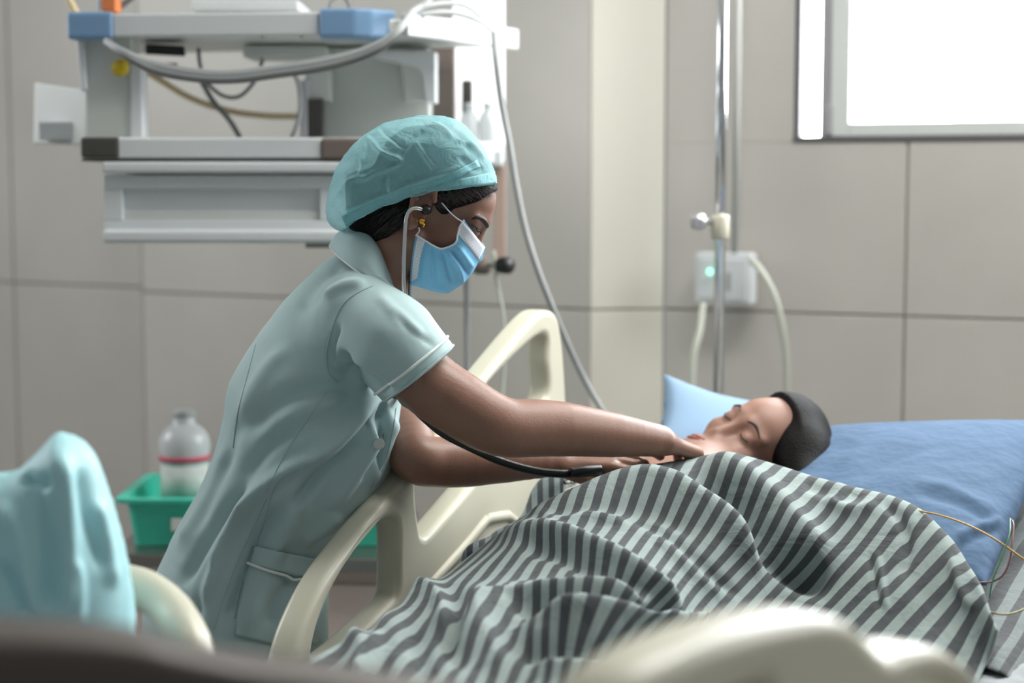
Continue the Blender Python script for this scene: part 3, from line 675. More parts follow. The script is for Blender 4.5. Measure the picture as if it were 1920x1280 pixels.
# quilted pad as a draped sheet with diamond stitching
def pad_fn():
    nu, nv = 150, 60; V = []
    for j in range(nv):
        for i in range(nu):
            s = -1.0 + 1.3*i/(nu-1); t = j/(nv-1); w_ = 0.45 + 0.46*min(1, t*1.35); drop = max(0, t*1.35-1)*0.5
            x, y = bp(s, w_); h = 0.676 + (0.004 * abs(math.sin((s + w_ - drop)*50)) ** 0.5 + 0.004 * abs(math.sin((s - w_ + drop)*50)) ** 0.5) - drop - 0.02*max(0, t*1.35-.93)
            if drop > 0: q = 0.004 * (abs(math.sin((s + w_ + drop)*50)) ** .5 + abs(math.sin((s - w_ - drop)*50)) ** .5); x += BU.x*q; y += BU.y*q
            V.append((x, y, h))
    F = [(j*nu+i, j*nu+i+1, (j+1)*nu+i+1, (j+1)*nu+i) for j in range(nv-1) for i in range(nu-1)]
    o = put('quilted_pad', mesh(V, F), M_quilt); tag(o, 'white quilted mattress pad showing right of the striped blanket', 'mattress pad'); o.modifiers.new('s', 'SOLIDIFY').thickness = 0.003
pad_fn()
# striped sheet over the raised section
G = []
for (w_, dz) in ((.40, .020), (.6, .022), (.78, .022), (.89, .014), (.90, -.05), (.90, -.12)):
    G.append([Vector((*bp(s, w_), .675 + max(0, s-.22)*.138 + dz)) for s in (.13, .3, .5, .7, .9)])
sh = grid_surface(G, 80, 60, 'bed_sheet', M_sheet, thick=0.002, wob=0.0012); tag(sh, 'grey striped bed sheet under the blue pillow at right edge', 'bed sheet')

# ------------------------------------------------------------------ pillows
def cushion(corners, thick, name, m, n=70, horn=0.06, seed=0, strokes=()):
    """pillow over 4 corner points (TL TR BR BL), puffed both ways, edges drawn in between corners"""
    TL, TR, BR, BL = [np.array(tuple(c)) for c in corners]
    nrm = np.cross(TR - TL, BL - TL); nrm /= np.linalg.norm(nrm)
    u = np.linspace(0, 1, n); UU, VV = np.meshgrid(u, u)
    a = UU*2-1; b = VV*2-1
    a2 = a * (1 - horn * (1 - b*b)); b2 = b * (1 - horn * (1 - a*a))
    uu, vv = (a2+1)/2, (b2+1)/2
    base = (TL*(1-uu[..., None])*(1-vv[..., None]) + TR*uu[..., None]*(1-vv[..., None]) + BR*uu[..., None]*vv[..., None] + BL*(1-uu[..., None])*vv[..., None])
    h = thick * (np.clip((1-np.abs(a)**2.4)*(1-np.abs(b)**2.4), 0, 1)) ** 0.45
    r = np.random.default_rng(seed)
    wr = sum(np.sin(a*r.uniform(-14, 14) + b*r.uniform(-14, 14) + r.uniform(0, 6)) for _ in range(6)) * 0.0022
    edge = np.exp(-(1-np.maximum(abs(a), abs(b)))*7) * np.sin(np.arctan2(b, a)*26 + seed) * 0.004
    top = base + nrm * ((h + (wr + edge) * (h/thick))[..., None]); bot = base - nrm * h[..., None]
    V = np.vstack([top.reshape(-1, 3), bot.reshape(-1, 3)]); i, j = np.meshgrid(np.arange(n-1), np.arange(n-1), indexing='ij'); k = (i*n+j).ravel()
    Q = np.vstack([np.stack([k, k+1, k+n+1, k+n], 1), np.stack([k, k+n, k+n+1, k+1], 1) + n*n])
    cen = V.mean(0); N = vnormals(V, Q); 
    if ((V - cen) * N).sum() < 0: Q = Q[:, ::-1]
    if strokes: V = press(V, Q, strokes)
    me = fast_mesh(V, Q, name); bm = bmesh.new(); bm.from_mesh(me); bmesh.ops.remove_doubles(bm, verts=bm.verts, dist=0.0004); bm.to_mesh(me); bm.free()
    return put(name, me, m)
pw = cushion([P(1462, 815, 2.98), P(2005, 792, 2.8), P(1850, 1098, 2.32), P(1440, 1010, 2.5)], 0.055, 'pillow', M_pillow, 110, 0.05, 3,
    [([(1700, 900), (1780, 915), (1850, 950), (1890, 975)], 10, .004), ([(1720, 925), (1800, 945), (1870, 985)], 8, -.004), ([(1790, 1010), (1840, 985), (1885, 975)], 9, .006), ([(1770, 1050), (1820, 1010), (1880, 990)], 8, -.006), ([(1560, 880), (1650, 830), (1740, 815)], 12, .004), ([(1600, 905), (1700, 850), (1800, 830)], 10, -.003)])
tag(pw, 'large crumpled blue pillow under the patient reaching the right edge', 'pillow')
pw2 = cushion([P(1244, 700, 3.05), P(1420, 752, 3.2), P(1430, 900, 3.0), P(1215, 850, 2.9)], 0.03, 'pillow', M_pillow2, 50, 0.17, 5)
tag(pw2, 'light blue pillow with pointed corner beyond the patient chin', 'pillow')

# ------------------------------------------------------------------ blanket
R = [
 [(985,1025,2.60),(1075,978,2.62),(1190,925,2.64),(1335,895,2.64),(1465,918,2.60),(1595,955,2.55),(1700,985,2.50),(1800,1085,2.34),(1852,1215,2.18)],
 [(955,1002,2.54),(1055,951,2.55),(1163,885,2.57),(1330,854,2.56),(1460,872,2.53),(1590,912,2.48),(1705,945,2.42),(1808,1045,2.25),(1868,1175,2.10)],
 [(925,1005,2.42),(1040,948,2.42),(1150,918,2.42),(1280,925,2.42),(1400,955,2.41),(1512,1000,2.38),(1622,1055,2.34),(1730,1125,2.22),(1842,1260,2.08)],
 [(800,1108,2.24),(935,1060,2.24),(1070,1030,2.22),(1195,1035,2.21),(1300,1068,2.23),(1400,1120,2.26),(1500,1180,2.25),(1620,1240,2.13),(1790,1380,1.84)],
 [(700,1178,2.08),(870,1150,2.06),(1010,1140,2.03),(1125,1150,2.00),(1218,1182,2.05),(1295,1232,2.08),(1385,1300,1.99),(1500,1370,1.86),(1720,1500,1.655)],
 [(562,1262,1.90),(785,1255,1.88),(940,1262,1.85),(1060,1275,1.81),(1145,1300,1.83),(1190,1350,1.87),(1280,1420,1.77),(1400,1500,1.655),(1640,1640,1.475)],
 [(420,1380,1.70),(690,1385,1.68),(860,1400,1.64),(980,1420,1.60),(1060,1450,1.62),(1080,1500,1.64),(1170,1570,1.56),(1300,1660,1.455),(1540,1800,1.315)],
]
BS = [([(925,1012),(1000,965),(1080,928),(1160,908),(1240,920),(1320,958),(1390,1012),(1450,1072)],45,.024,7),
 ([(940,1190),(1080,1192),(1200,1184),(1330,1160)],38,.026,8),
 ([(830,1262),(868,1200),(905,1140),(1000,1124),(1120,1128),(1220,1146)],34,.022,9),
 ([(690,1250),(715,1180),(750,1130),(800,1116),(840,1135)],30,.022,9),
 ([(560,1262),(620,1205),(690,1178)],24,.016,8),
 ([(1000,1012),(1060,1024),(1140,1060),(1220,1112),(1290,1152)],10,.014,24),
 ([(1285,900),(1350,928),(1405,972),(1450,1028),(1505,1075),(1575,1110)],24,-.040),
 ([(1300,870),(1380,890),(1450,945),(1510,1010),(1570,1060)],30,.022),
 ([(1000,958),(1080,928),(1150,905),(1230,900),(1300,915)],8,-.014),
 ([(960,990),(1030,945),(1160,914),(1250,932),(1330,980),(1400,1045),(1450,1090)],18,.018),
 ([(950,1015),(1050,975),(1160,955),(1250,975),(1330,1030)],12,-.010),
 ([(1000,975),(1060,985),(1110,970),(1190,985)],9,.008),
 ([(900,1010),(1000,1000),(1070,1018),(1150,1062),(1230,1118),(1290,1150)],14,.018),
 ([(960,1020),(1060,1045),(1140,1090),(1210,1135)],14,-.012),
 ([(1170,960),(1260,1010),(1340,1080),(1400,1130)],9,-.007),
 ([(1220,1000),(1300,1070),(1360,1130)],10,.006),
 ([(930,1130),(1050,1150),(1160,1160),(1290,1165)],18,-.032),
 ([(900,1112),(1000,1112),(1120,1122),(1240,1140)],16,.016),
 ([(1000,1185),(1120,1188),(1250,1182),(1340,1160)],16,.026),
 ([(960,1225),(1080,1235),(1180,1230)],16,-.02),
 ([(740,1125),(780,1105),(820,1118),(835,1150),(830,1200)],20,0.0308),
 ([(850,1090),(855,1150),(850,1210),(880,1260)],20,-0.016),
 ([(700,1175),(720,1200),(705,1270)],20,-0.014),
 ([(640,1190),(680,1215),(660,1280)],20,0.0196),
 ([(905,1080),(900,1150),(930,1230),(960,1280)],26,0.014),
 ([(780,1160),(790,1220),(800,1290)],20,-0.010),
 ([(990,1255),(1080,1262),(1200,1252)],14,.02),
 ([(1650,930),(1690,975),(1700,1030),(1690,1090)],10,-.007),
 ([(1630,1030),(1640,1090),(1650,1150)],6,-.005),
 ([(1645,1030),(1655,1090),(1665,1150)],6,.004),
 ([(1590,900),(1560,940),(1600,955),(1650,940)],12,.008),
 ([(1500,905),(1560,925),(1620,925)],12,-.006),
 ([(1780,1030),(1800,1100),(1835,1150)],12,.006)]
bl = grid_surface([[P(*q) for q in row] for row in R], 420, 300, 'blanket', M_blanket, strokes=BS, thick=0.004, wob=0.0008)
tag(bl, 'sage and grey striped blanket heaped in folds over the patient', 'blanket')

# ------------------------------------------------------------------ heads (shared builder)
def head_prims(f, Mh, s=1.0, k=0.014):
    """adds a head to field f; Mh maps head-local (x forward, y left, z up; origin between ears) to world"""
    Rm = np.array(Mh.to_3x3().normalized().inverted()); L = lambda x, y, z: np.array(Mh @ Vector((x*s, y*s, z*s)))
    f.ell(L(-.010, 0, .046), (.092*s, .073*s, .084*s), Rm, 0.004)
    f.ell(L(.042, 0, .040), (.050*s, .058*s, .046*s), Rm, 0.018)
    f.ell(L(.040, 0, -.026), (.050*s, .054*s, .066*s), Rm, 0.02)
    for g in (-1, 1):
        f.cone(L(.006, g*.052, -.045), L(.070, g*.012, -.080), .016*s, .016*s, 0.02)
        f.ell(L(.062, g*.036, -.018), (.024*s, .022*s, .022*s), Rm, 0.02)          # cheek
        f.cone(L(.086, g*.012, .026), L(.074, g*.046, .024), .010*s, .008*s, 0.012)     # brow
    f.cone(L(.084, 0, .016), L(.098, 0, -.026), .008*s, .0105*s, 0.012)
    for g in (-1, 1):
        f.ell(L(.092, g*.011, -.032), (.009*s, .007*s, .007*s), Rm, 0.006)
        f.ell(L(.102, g*.031, .006), (.018*s, .017*s, .013*s), Rm, 0.012, 's')
        f.ell(L(.0765, g*.031, .007), (.0135*s, .0145*s, .0125*s), Rm, 0.006)
        f.ell(L(.098, g*.006, -.037), (.004*s, .003*s, .004*s), Rm, 0.003, 's')
    f.cone(L(.094, -.018, -.060), L(.094, .018, -.060), .006*s, .006*s, 0.008)
    f.cone(L(.091, -.014, -.069), L(.091, .014, -.069), .007*s, .007*s, 0.006)
    f.ell(L(.103, 0, -.0645), (.008*s, .020*s, .0012*s), Rm, 0.003, 's')
    f.ell(L(.074, 0, -.082), (.018*s, .020*s, .014*s), Rm, 0.012)
def ear_prims(f, Mh, g, s=1.0):
    Rm = np.array(Mh.to_3x3().normalized().inverted()); L = lambda x, y, z: np.array(Mh @ Vector((x*s, y*s, z*s)))
    y = g * .079
    f.ell(L(-.004, y, .004), (.015*s, .006*s, .027*s), Rm, 0.006)
    rim = [(.010, .022), (.004, .033), (-.008, .034), (-.018, .024), (-.019, .008), (-.014, -.010), (-.006, -.024), (.002, -.022)]
    for i in range(len(rim) - 1):
        f.cone(L(rim[i][0], y + g*.009, rim[i][1]), L(rim[i+1][0], y + g*.009, rim[i+1][1]), .0042*s, .0042*s, 0.003)
    f.ell(L(-.004, y + g*.0065, -.026), (.008*s, .005*s, .009*s), Rm, 0.004)
    f.ell(L(-.001, y + g*.009, -.002), (.008*s, .007*s, .009*s), Rm, 0.003, 's')
    f.ell(L(-.006, y + g*.010, .017), (.007*s, .005*s, .010*s), Rm, 0.003, 's')
def hand(f, W, d, up, g, curl, s=1.0, spread=0.06, thumb=(0.6, 0.15, 0.5)):
    """W wrist, d finger direction, up = back of hand, g=+1 thumb towards side vector"""
    d = Vector(d).normalized(); up = Vector(up); up = (up - d * up.dot(d)).normalized(); side = d.cross(up) * g
    A_ = lambda x, y, z: np.array(Vector(W) + d*x*s + side*y*s + up*z*s)
    k = 0.006
    ys = (.027, .009, -.009, -.025); ln = (.068, .076, .070, .055); kn = (.082, .086, .082, .074)
    tips = []
    for i in range(4):
        f.cone(A_(.0, ys[i]*.55, 0), A_(kn[i], ys[i], .004), .013*s, .0105*s, 0.010)
        p = np.array(A_(kn[i], ys[i], .004)); ang = 0.15; sa = spread * (1.5 - i)
        rr = .0092 - (i == 3)*.0012
        for q, (fr, c) in enumerate(((.45, curl[i]), (.30, curl[i]*1.15), (.25, curl[i]*0.8))):
            ang -= c
            dv = d*math.cos(ang)*math.cos(sa) + up*math.sin(ang) + side*math.sin(sa)*math.cos(ang)
            q2 = p + np.array(dv) * ln[i]*fr*s
            f.cone(p, q2, (rr - q*.0008)*s, (rr - (q+1)*.0008)*s, 0.003); p = q2
        tips.append(Vector(p))
    p = A_(.018, .022, -.006); a0, b0, c0 = thumb
    q1 = A_(.018 + .040*math.cos(a0), .022 + .040*math.sin(a0), -.006 - .040*b0)
    q2 = q1 + (np.array(A_(1, 0, 0)) - np.array(A_(0, 0, 0))) * .030*math.cos(a0 - c0) + (np.array(A_(0, 1, 0)) - np.array(A_(0, 0, 0)))*.030*math.sin(a0 - c0) - (np.array(A_(0, 0, 1)) - np.array(A_(0, 0, 0)))*.030*b0
    q3 = q2 + (q2 - q1) * 0.8
    f.cone(p, q1, .014*s, .0108*s, 0.010); f.cone(q1, q2, .0105*s, .0092*s, 0.003); f.cone(q2, q3, .0092*s, .0078*s, 0.003)
    return tips, Vector(q3)

# ------------------------------------------------------------------ nurse
YH = 2.52
Mh = Matrix.Translation(P(800, 393, YH)) @ Matrix.Rotation(math.radians(-2), 4, 'Z') @ Matrix.Rotation(math.radians(29), 4, 'Y')
HS = 0.95
nf = Field(axis_pts((-.62, -.36, .012), (-.36, -.20, .006), (-.20, .44, .0027)), axis_pts((2.24, 2.40, .005), (2.40, 2.66, .0027), (2.66, 2.84, .006)), axis_pts((0.0, .80, .016), (.80, 1.42, .0027)))
def PX(px, py, Y): return np.array(P(px, py, Y))
K = 1 / 1255.0
tor = [(662, 548, 66), (622, 670, 118), (592, 795, 148), (550, 890, 140), (488, 978, 118), (465, 1075, 130), (455, 1150, 140)]
tp = [PX(a, b, 2.55) for a, b, _ in tor]
nf.chain(tp, [r_*K*0.90 for _, _, r_ in tor], 0.012, ys=1.3)
for g in (-1, 1):       # legs down to the floor
    hip = PX(455, 1150, 2.55 + g*.085); kn_ = np.array([hip[0] + .02, 2.55 + g*.09, .42]); an = np.array([hip[0] - .02, 2.55 + g*.09, .08])
    nf.cone(hip, kn_, .075, .052, 0.03); nf.cone(kn_, an, .050, .034, 0.03); nf.cone(an + [0, 0, -.03], an + [.14, 0, -.045], .036, .026, 0.02)
nf.cone(PX(688, 560, 2.55), PX(742, 440, YH), .054, .046, 0.03)
nf.cone(PX(742, 440, YH), PX(770, 380, YH), .047, .05, 0.02)
head_prims(nf, Mh, HS); ear_prims(nf, Mh, -1, HS); ear_prims(nf, Mh, 1, HS)
# near (right) arm
sh_n = PX(690, 592, 2.42); wr = PX(1238, 826, 2.52)
ap = [(690,592,2.42,.050),(790,706,2.40,.0465),(860,757,2.39,.0455),(915,790,2.39,.0435),(955,802,2.40,.0415),(1000,802,2.42,.041),(1050,804,2.44,.0395),(1100,809,2.46,.036),(1150,815,2.48,.0325),(1200,821,2.50,.027),(1238,826,2.52,.0235)]
A_c = catmull([tuple(PX(a, b, c)) + () for a, b, c, _ in ap], 41); A_r = np.interp(np.linspace(0, 10, 41), range(11), [q[3] for q in ap])
for i in range(40): nf.cone(A_c[i], A_c[i+1], A_r[i], A_r[i+1], 0.0015)
hand(nf, Vector(wr), P(1335, 868, 2.66) - Vector(wr), (0.1, -.25, 1), -1, (.35, .38, .42, .45))
# far (left) arm
w2 = PX(1048, 862, 2.60)
ap = [(690,600,2.70,.047),(740,740,2.64,.044),(760,808,2.56,.041),(780,857,2.50,.037),(822,866,2.51,.037),(880,864,2.53,.0385),(950,861,2.555,.035),(1048,862,2.60,.0245)]
A_c = catmull([tuple(PX(a, b, c)) for a, b, c, _ in ap], 36); A_r = np.interp(np.linspace(0, 7, 36), range(8), [q[3] for q in ap])
for i in range(35): nf.cone(A_c[i], A_c[i+1], A_r[i], A_r[i+1], 0.0015)
tipsL, thL = hand(nf, Vector(w2), Vector((1, -.10, .02)), (0.0, -.45, 1), 1, (.33, .36, .36, .40), thumb=(0.35, 0.25, 0.25))
V, Q = nf.mesh(); V = relax(V, Q, 2, .5)
nurse = put('person', fast_mesh(V, Q, 'person'), M_skin)
tag(nurse, 'nurse in sage dress, turquoise cap and blue mask leaning over the bed', 'person')
bvN = bvh_of(nurse)

# dress
df = Field(axis_pts((-.68, -.10, .0042), (-.10, -.08, .0042)) if False else axis_pts((-.68, -.06, .0042)), axis_pts((2.22, 2.84, .0042)), axis_pts((.28, .62, .010), (.62, 1.26, .0042)))
tor2 = [(660, 536, 62), (645, 590, 94), (617, 668, 124), (590, 760, 155), (588, 815, 152), (556, 885, 148), (500, 970, 128), (466, 1060, 144), (445, 1150, 170)]
tp = [PX(a, b, 2.55) for a, b, _ in tor2]
df.chain(tp, [r_*K for _, _, r_ in tor2], 0.03, ys=1.32)
df.chain([tp[-1], tp[-1] + np.array([-.01, 0, -.3])], [160*K, 195*K], .03, ys=1.32)
# sleeves
for g, ch in ((-1, [(672, 590, 2.44, .064), (735, 640, 2.40, .058), (790, 706, 2.40, .0535), (830, 752, 2.40, .0535)]), (1, [(672, 590, 2.66, .062), (715, 660, 2.68, .056), (742, 735, 2.69, .052), (752, 800, 2.69, .052)])):
    pts = [PX(a, b, c) for a, b, c, _ in ch]; df.chain(pts, [q[3] for q in ch], 0.035)
# cut sleeves with planes at the cuffs
gx, gy, gz = df.a[0][:, None, None], df.a[1][None, :, None], df.a[2][None, None, :]
def cut(pt, nrm, ymin, ymax, xmin):
    n_ = np.array(nrm); n_ = n_ / np.linalg.norm(n_)
    d_ = (gx - pt[0])*n_[0] + (gy - pt[1])*n_[1] + (gz - pt[2])*n_[2]
    msk = (gy > ymin) & (gy < ymax) & (gx > xmin)
    df.F[:] = np.where(msk & (d_ > -.004), np.maximum(df.F, d_), df.F)
cutP = PX(787, 702, 2.40); cutN = (.62, .0, -.785)
cut(cutP, cutN, 2.2, 2.475, PX(700, 700, 2.4)[0])
cut(PX(745, 742, 2.69), (.35, .1, -.93), 2.625, 2.9, PX(725, 700, 2.69)[0])
V, Q = df.mesh(); V = relax(V, Q, 6, .5)
DS = [ # creases
 ([(700,716),(640,722),(560,735),(490,775),(450,830)],20,-.010),
 ([(690,712),(640,770),(560,800),(490,850),(440,930)],16,-.008),
 ([(720,735),(680,775),(620,835),(540,880),(480,925),(430,1000)],13,.012),
 ([(730,745),(700,790),(650,850),(600,890),(540,960)],10,-.012),
 ([(735,760),(705,830),(650,910),(610,960)],14,.009),
 ([(742,770),(728,820),(712,870),(690,915)],8,.007),
 ([(725,800),(705,850),(670,905)],7,-.006),
 ([(560,640),(510,680),(470,740),(440,820),(420,880)],14,.005),
 ([(640,650),(650,690),(690,712),(740,742)],10,-.012),
 ([(640,600),(622,650),(630,690),(680,715)],6,-.005),
 ([(700,545),(730,575),(770,610),(800,640)],10,.0025),
 ([(735,580),(770,620),(800,640),(825,655)],6,-.0018),
 ([(650,500),(610,530),(560,590)],12,-.005),
 ([(690,530),(640,535),(600,560)],9,.005),
 ([(460,760),(430,850),(390,930),(355,1010)],12,-.007),
 ([(500,900),(440,980),(400,1060),(370,1150)],13,.010),
 ([(470,900),(420,960),(370,1040),(335,1110)],12,-.010),
 ([(540,930),(490,1000),(455,1090),(420,1180)],12,-.010),
 ([(570,930),(525,1010),(485,1110),(455,1200)],13,.008),
 ([(430,820),(400,900),(370,960),(330,1040)],10,.007),
 ([(640,960),(600,1000),(560,1015)],12,.006),
 ([(500,1180),(520,1120),(560,1080)],12,-.008),
 ([(360,1180),(380,1100),(400,1040)],10,-.006)]
V = press(V, Q, [(a_, b_, c_*1.45) for a_, b_, c_ in DS])
V = relax(V, Q, 1, .5)
dress = put('dress', fast_mesh(V, Q, 'dress'), M_dress, nurse); dress['label'] = 'sage green short sleeved uniform dress'
bvD = bvh_of(dress)
def dl(line, r, nm, m, off=.0006, n=40, **kw): return line_on(bvD, line, r, nm, m, dress, off, n, 2.45, **kw)
def sub(o): return o
# sleeve band piping: ring offset along the sleeve
def ring_on_sleeve(c, nrm, r, n=64):
    n_ = Vector(nrm).normalized(); a_ = n_.cross(Vector((0, 1, 0))).normalized(); b_ = n_.cross(a_); out = []
    for i in range(n + 1):
        t = 2*math.pi*i/n; dr = a_*math.cos(t) + b_*math.sin(t)
        h = bvD.ray_cast(Vector(c) + dr*0.12, -dr); out.append((h[0] + dr*.0012) if h[0] is not None and (h[0]-Vector(c)).length < .075 else Vector(c) + dr*r)
    return out
rp = ring_on_sleeve(PX(772, 684, 2.40), cutN, .054)
tube(rp, .0021, 'cuff_piping', M_pipe, dress, raw=True)
tube(ring_on_sleeve(PX(784.5, 699, 2.40), cutN, .054), .0014, 'cuff_hem', M_dress, dress, raw=True)
# seams
dl([(700,536),(668,550),(640,575),(622,620),(612,665),(618,700),(634,716)], .0008, 'armhole_seam', M_thread)
dl([(560,880),(520,905),(497,970),(478,1030),(455,1090),(440,1160)], .0006, 'side_seam', M_thread)
dl([(612,735),(575,790),(535,850),(500,920)], .0005, 'side_seam', M_thread)
dl([(480,645),(460,720),(445,780),(437,840)], .0006, 'back_seam', M_thread)
dl([(500,935),(470,1000),(435,1080),(400,1180)], .0006, 'back_seam', M_thread)
# pocket: a thin patch laid on the skirt with flap and white piping
def patch_on(bvh, tl, tr, br, bl_, nu, nv, off, name, m, parent, fb=2.4):
    V, F = [], []
    for j in range(nv):
        for i in range(nu):
            u_, v_ = i/(nu-1), j/(nv-1)
            x = (tl[0]*(1-u_) + tr[0]*u_)*(1-v_) + (bl_[0]*(1-u_) + br[0]*u_)*v_; y = (tl[1]*(1-u_) + tr[1]*u_)*(1-v_) + (bl_[1]*(1-u_) + br[1]*u_)*v_
            V.append(on(bvh, x, y, off, fb))
    for j in range(nv-1):
        for i in range(nu-1): F.append((j*nu+i, (j+1)*nu+i, (j+1)*nu+i+1, j*nu+i+1))
    o = put(name, mesh(V, F), m, parent); o.modifiers.new('s', 'SOLIDIFY').thickness = 0.0016; return o
patch_on(bvD, (472,1024), (592,1046), (540,1215), (440,1190), 30, 30, .0035, 'pocket', M_dress, dress)
patch_on(bvD, (474,1022), (592,1045), (580,1082), (468,1058), 26, 8, .006, 'pocket_flap', M_dress, dress)
dl([(469,1056),(500,1068),(540,1078),(576,1084)], .0022, 'pocket_piping', M_pipe, .0075)
for bx_, by_ in ((709, 832), (588, 1196)):
    c = on(bvD, bx_, by_, .001, 2.45); nn = Vector((0.35, -1, .1))
    b_ = lathe([(.001, .0), (.0075, 0), (.0085, .001), (.0085, .0025), (.006, .0022), (.001, .0018)], c, nn, 'button', M_button, dress, 20)
# placket edge near the front
dl([(742,765),(738,800),(728,845),(712,885),(690,925)], .0009, 'placket_edge', M_thread, .0005)
# collar
inn = [(667,424,2.55),(684,434,2.495),(708,466,2.470),(726,510,2.485),(741,545,2.54)]
outr = [(621,463,2.55),(640,484,2.465),(676,512,2.425),(708,532,2.430),(740,556,2.50)]
def loop(l):
    p = [P(*q) for q in l]; mir = [Vector((q.x, 5.10 - q.y, q.z)) for q in p[-1:0:-1]] if abs(l[-1][2] - 2.55) > .03 else [Vector((q.x, 5.10 - q.y, q.z)) for q in p[-2:0:-1]]
    return p, mir
pi, _ = loop(inn); po, _ = loop(outr)
far = lambda p: [Vector((q.x, 5.10 - q.y, q.z)) for q in p[::-1][:-1]]
Li = np.array([tuple(q) for q in (pi + far(pi))]); Lo = np.array([tuple(q) for q in (po + far(po))])
n = 90; Ci = catmull(Li, n); Co = catmull(Lo, n)
rows = []
for t in np.linspace(0, 1, 12):
    mid = Ci*(1-t) + Co*t; out = mid.copy(); cen = Ci.mean(0); dr = mid - cen; dr[:, 2] += .03; dr /= np.linalg.norm(dr, axis=1)[:, None]
    rows.append(mid + dr * (.006 * math.sin(t*math.pi) + .002))
V = np.vstack(rows); F = [(j*n+i, j*n+i+1, (j+1)*n+i+1, (j+1)*n+i) for j in range(11) for i in range(n-1)]
co = put('collar', mesh(V, F), M_dress, dress); co.modifiers.new('s', 'SOLIDIFY').thickness = .0025
tube(rows[-1], .0018, 'collar_piping', M_pipe, co, raw=True)

# hair: the skull swollen a little, kept inside the hair outline
hf = Field(axis_pts((-.30, .02, .0026)), axis_pts((2.42, 2.62, .0026)), axis_pts((1.16, 1.42, .0026)))
head_prims(hf, Mh, HS); hf.cone(PX(700, 540, 2.55), PX(742, 440, YH), .050, .046, 0.03); hf.cone(PX(742, 440, YH), PX(770, 380, YH), .047, .05, 0.02)
hf.ell(PX(690, 380, YH), (.052, .050, .045), None, .02)
HX, HZ = hf.a[0][:, None], hf.a[2][None, :]
hp = [(640,300),(700,240),(800,232),(880,262),(922,310),(936,345),(933,356),(918,364),(896,378),(871,386),(852,391),(840,401),(828,402),(818,392),(812,372),(800,362),(786,368),(778,380),(772,398),(764,412),(750,430),(724,446),(700,455),(672,440),(650,430)]
wp = [(P(a, b, YH - .06).x, P(a, b, YH - .06).z) for a, b in hp]
pd = poly_sdf(np.broadcast_to(HX, (len(hf.a[0]), len(hf.a[2]))), np.broadcast_to(HZ, (len(hf.a[0]), len(hf.a[2]))), wp)
hf.F = np.maximum(hf.F - .0035, pd[:, None, :].astype(np.float32))
V, Q = hf.mesh(); V = relax(V, Q, 3, .5)
hair = put('hair', fast_mesh(V, Q, 'hair'), M_hair, nurse)
# loose strands
bvH = bvh_of(hair)
M_strand = mat('hair_strand', rgb(58, 50, 48), 0.35)
V_, F_ = [], []
def strand(pts, r=.00042):
    p = catmull(pts, 10); v, f = tube_geo(p, np.linspace(r, r*.4, 10), 4); o_ = sum(len(q) for q in V_); V_.append(v); F_.extend([tuple(i + o_ for i in g) for g in f])
rr = random.Random(3)
for i in range(260):
    t = rr.random(); x = 815 + t*112 + rr.uniform(-4, 4); y = 386 - 30*t**1.3 + rr.uniform(-14, 6)
    a_ = on(bvH, x, y, .0015, 2.45); b2 = on(bvH, x - 12 + rr.uniform(-4, 4), y - 7 + rr.uniform(-5, 2), .002, 2.45); b1 = on(bvN, x + rr.uniform(2, 9), y + rr.uniform(2, 10), .0012, 2.45)
    if (a_ - b1).length < .03 and (a_-b2).length < .03: strand([b2, a_, b1])
for i in range(90):
    x = 700 + rr.random()*70; y = 395 + rr.random()*45
    a_ = on(bvH, x, y, .0012, 2.45); b2 = on(bvH, x + 16, y - 12 + rr.uniform(-4, 4), .0015, 2.45); b1 = on(bvH, x - 14, y + 14 + rr.uniform(-4, 4), .001, 2.45)
    if (a_ - b1).length < .04 and (a_-b2).length < .04: strand([b2, a_, b1])
for i in range(26):   # wisps by the ear
    x = 812 + rr.uniform(-6, 22); y = 352 + rr.uniform(0, 14)
    a_ = P(x, y, 2.448); strand([a_, P(x + rr.uniform(-10, 12), y + 16, 2.442), P(x + rr.uniform(-14, 14), y + rr.uniform(28, 44), 2.446)], .00022)
o = put('hair_strands', mesh(np.vstack(V_), F_), M_strand, nurse); o['kind'] = 'stuff'
# brow, lashes, eye
M_eye = mat('eye_white', rgb(150, 140, 136), 0.3); M_brow = mat('brow_hair', rgb(42, 32, 30), 0.6)
for i, (a_, b_) in enumerate((((886, 410), (914, 426)),)):
    line_on(bvN, [(884,411),(894,407),(904,410),(912,419),(915,428)], [.001, .0028, .0036, .0036, .002], 'eyebrow', M_brow, nurse, .0002, 20)
line_on(bvN, [(883,421),(890,424),(897,429),(903,437)], [.0004, .0010, .0013, .0008], 'eyelashes', M_brow, nurse, .0006, 16)
line_on(bvN, [(888,427),(893,431),(899,438)], [.0006, .0018, .0008], 'eye', M_eye, nurse, -.0003, 12)
line_on(bvN, [(892,429),(897,434)], .0016, 'iris', M_brow, nurse, .0005, 6)
# earring
er = lathe([(.001, 0), (.004, .001), (.005, .003), (.003, .005), (.001, .006)], P(790, 414, 2.438), (0.1, -1, 0), 'earring', M_gold, nurse, 12)
tube([P(789, 409, 2.437), P(794, 413, 2.434), P(790, 417, 2.434), P(795, 421, 2.435), P(794, 425, 2.437)], .0014, 'earring_drop', M_gold, er)

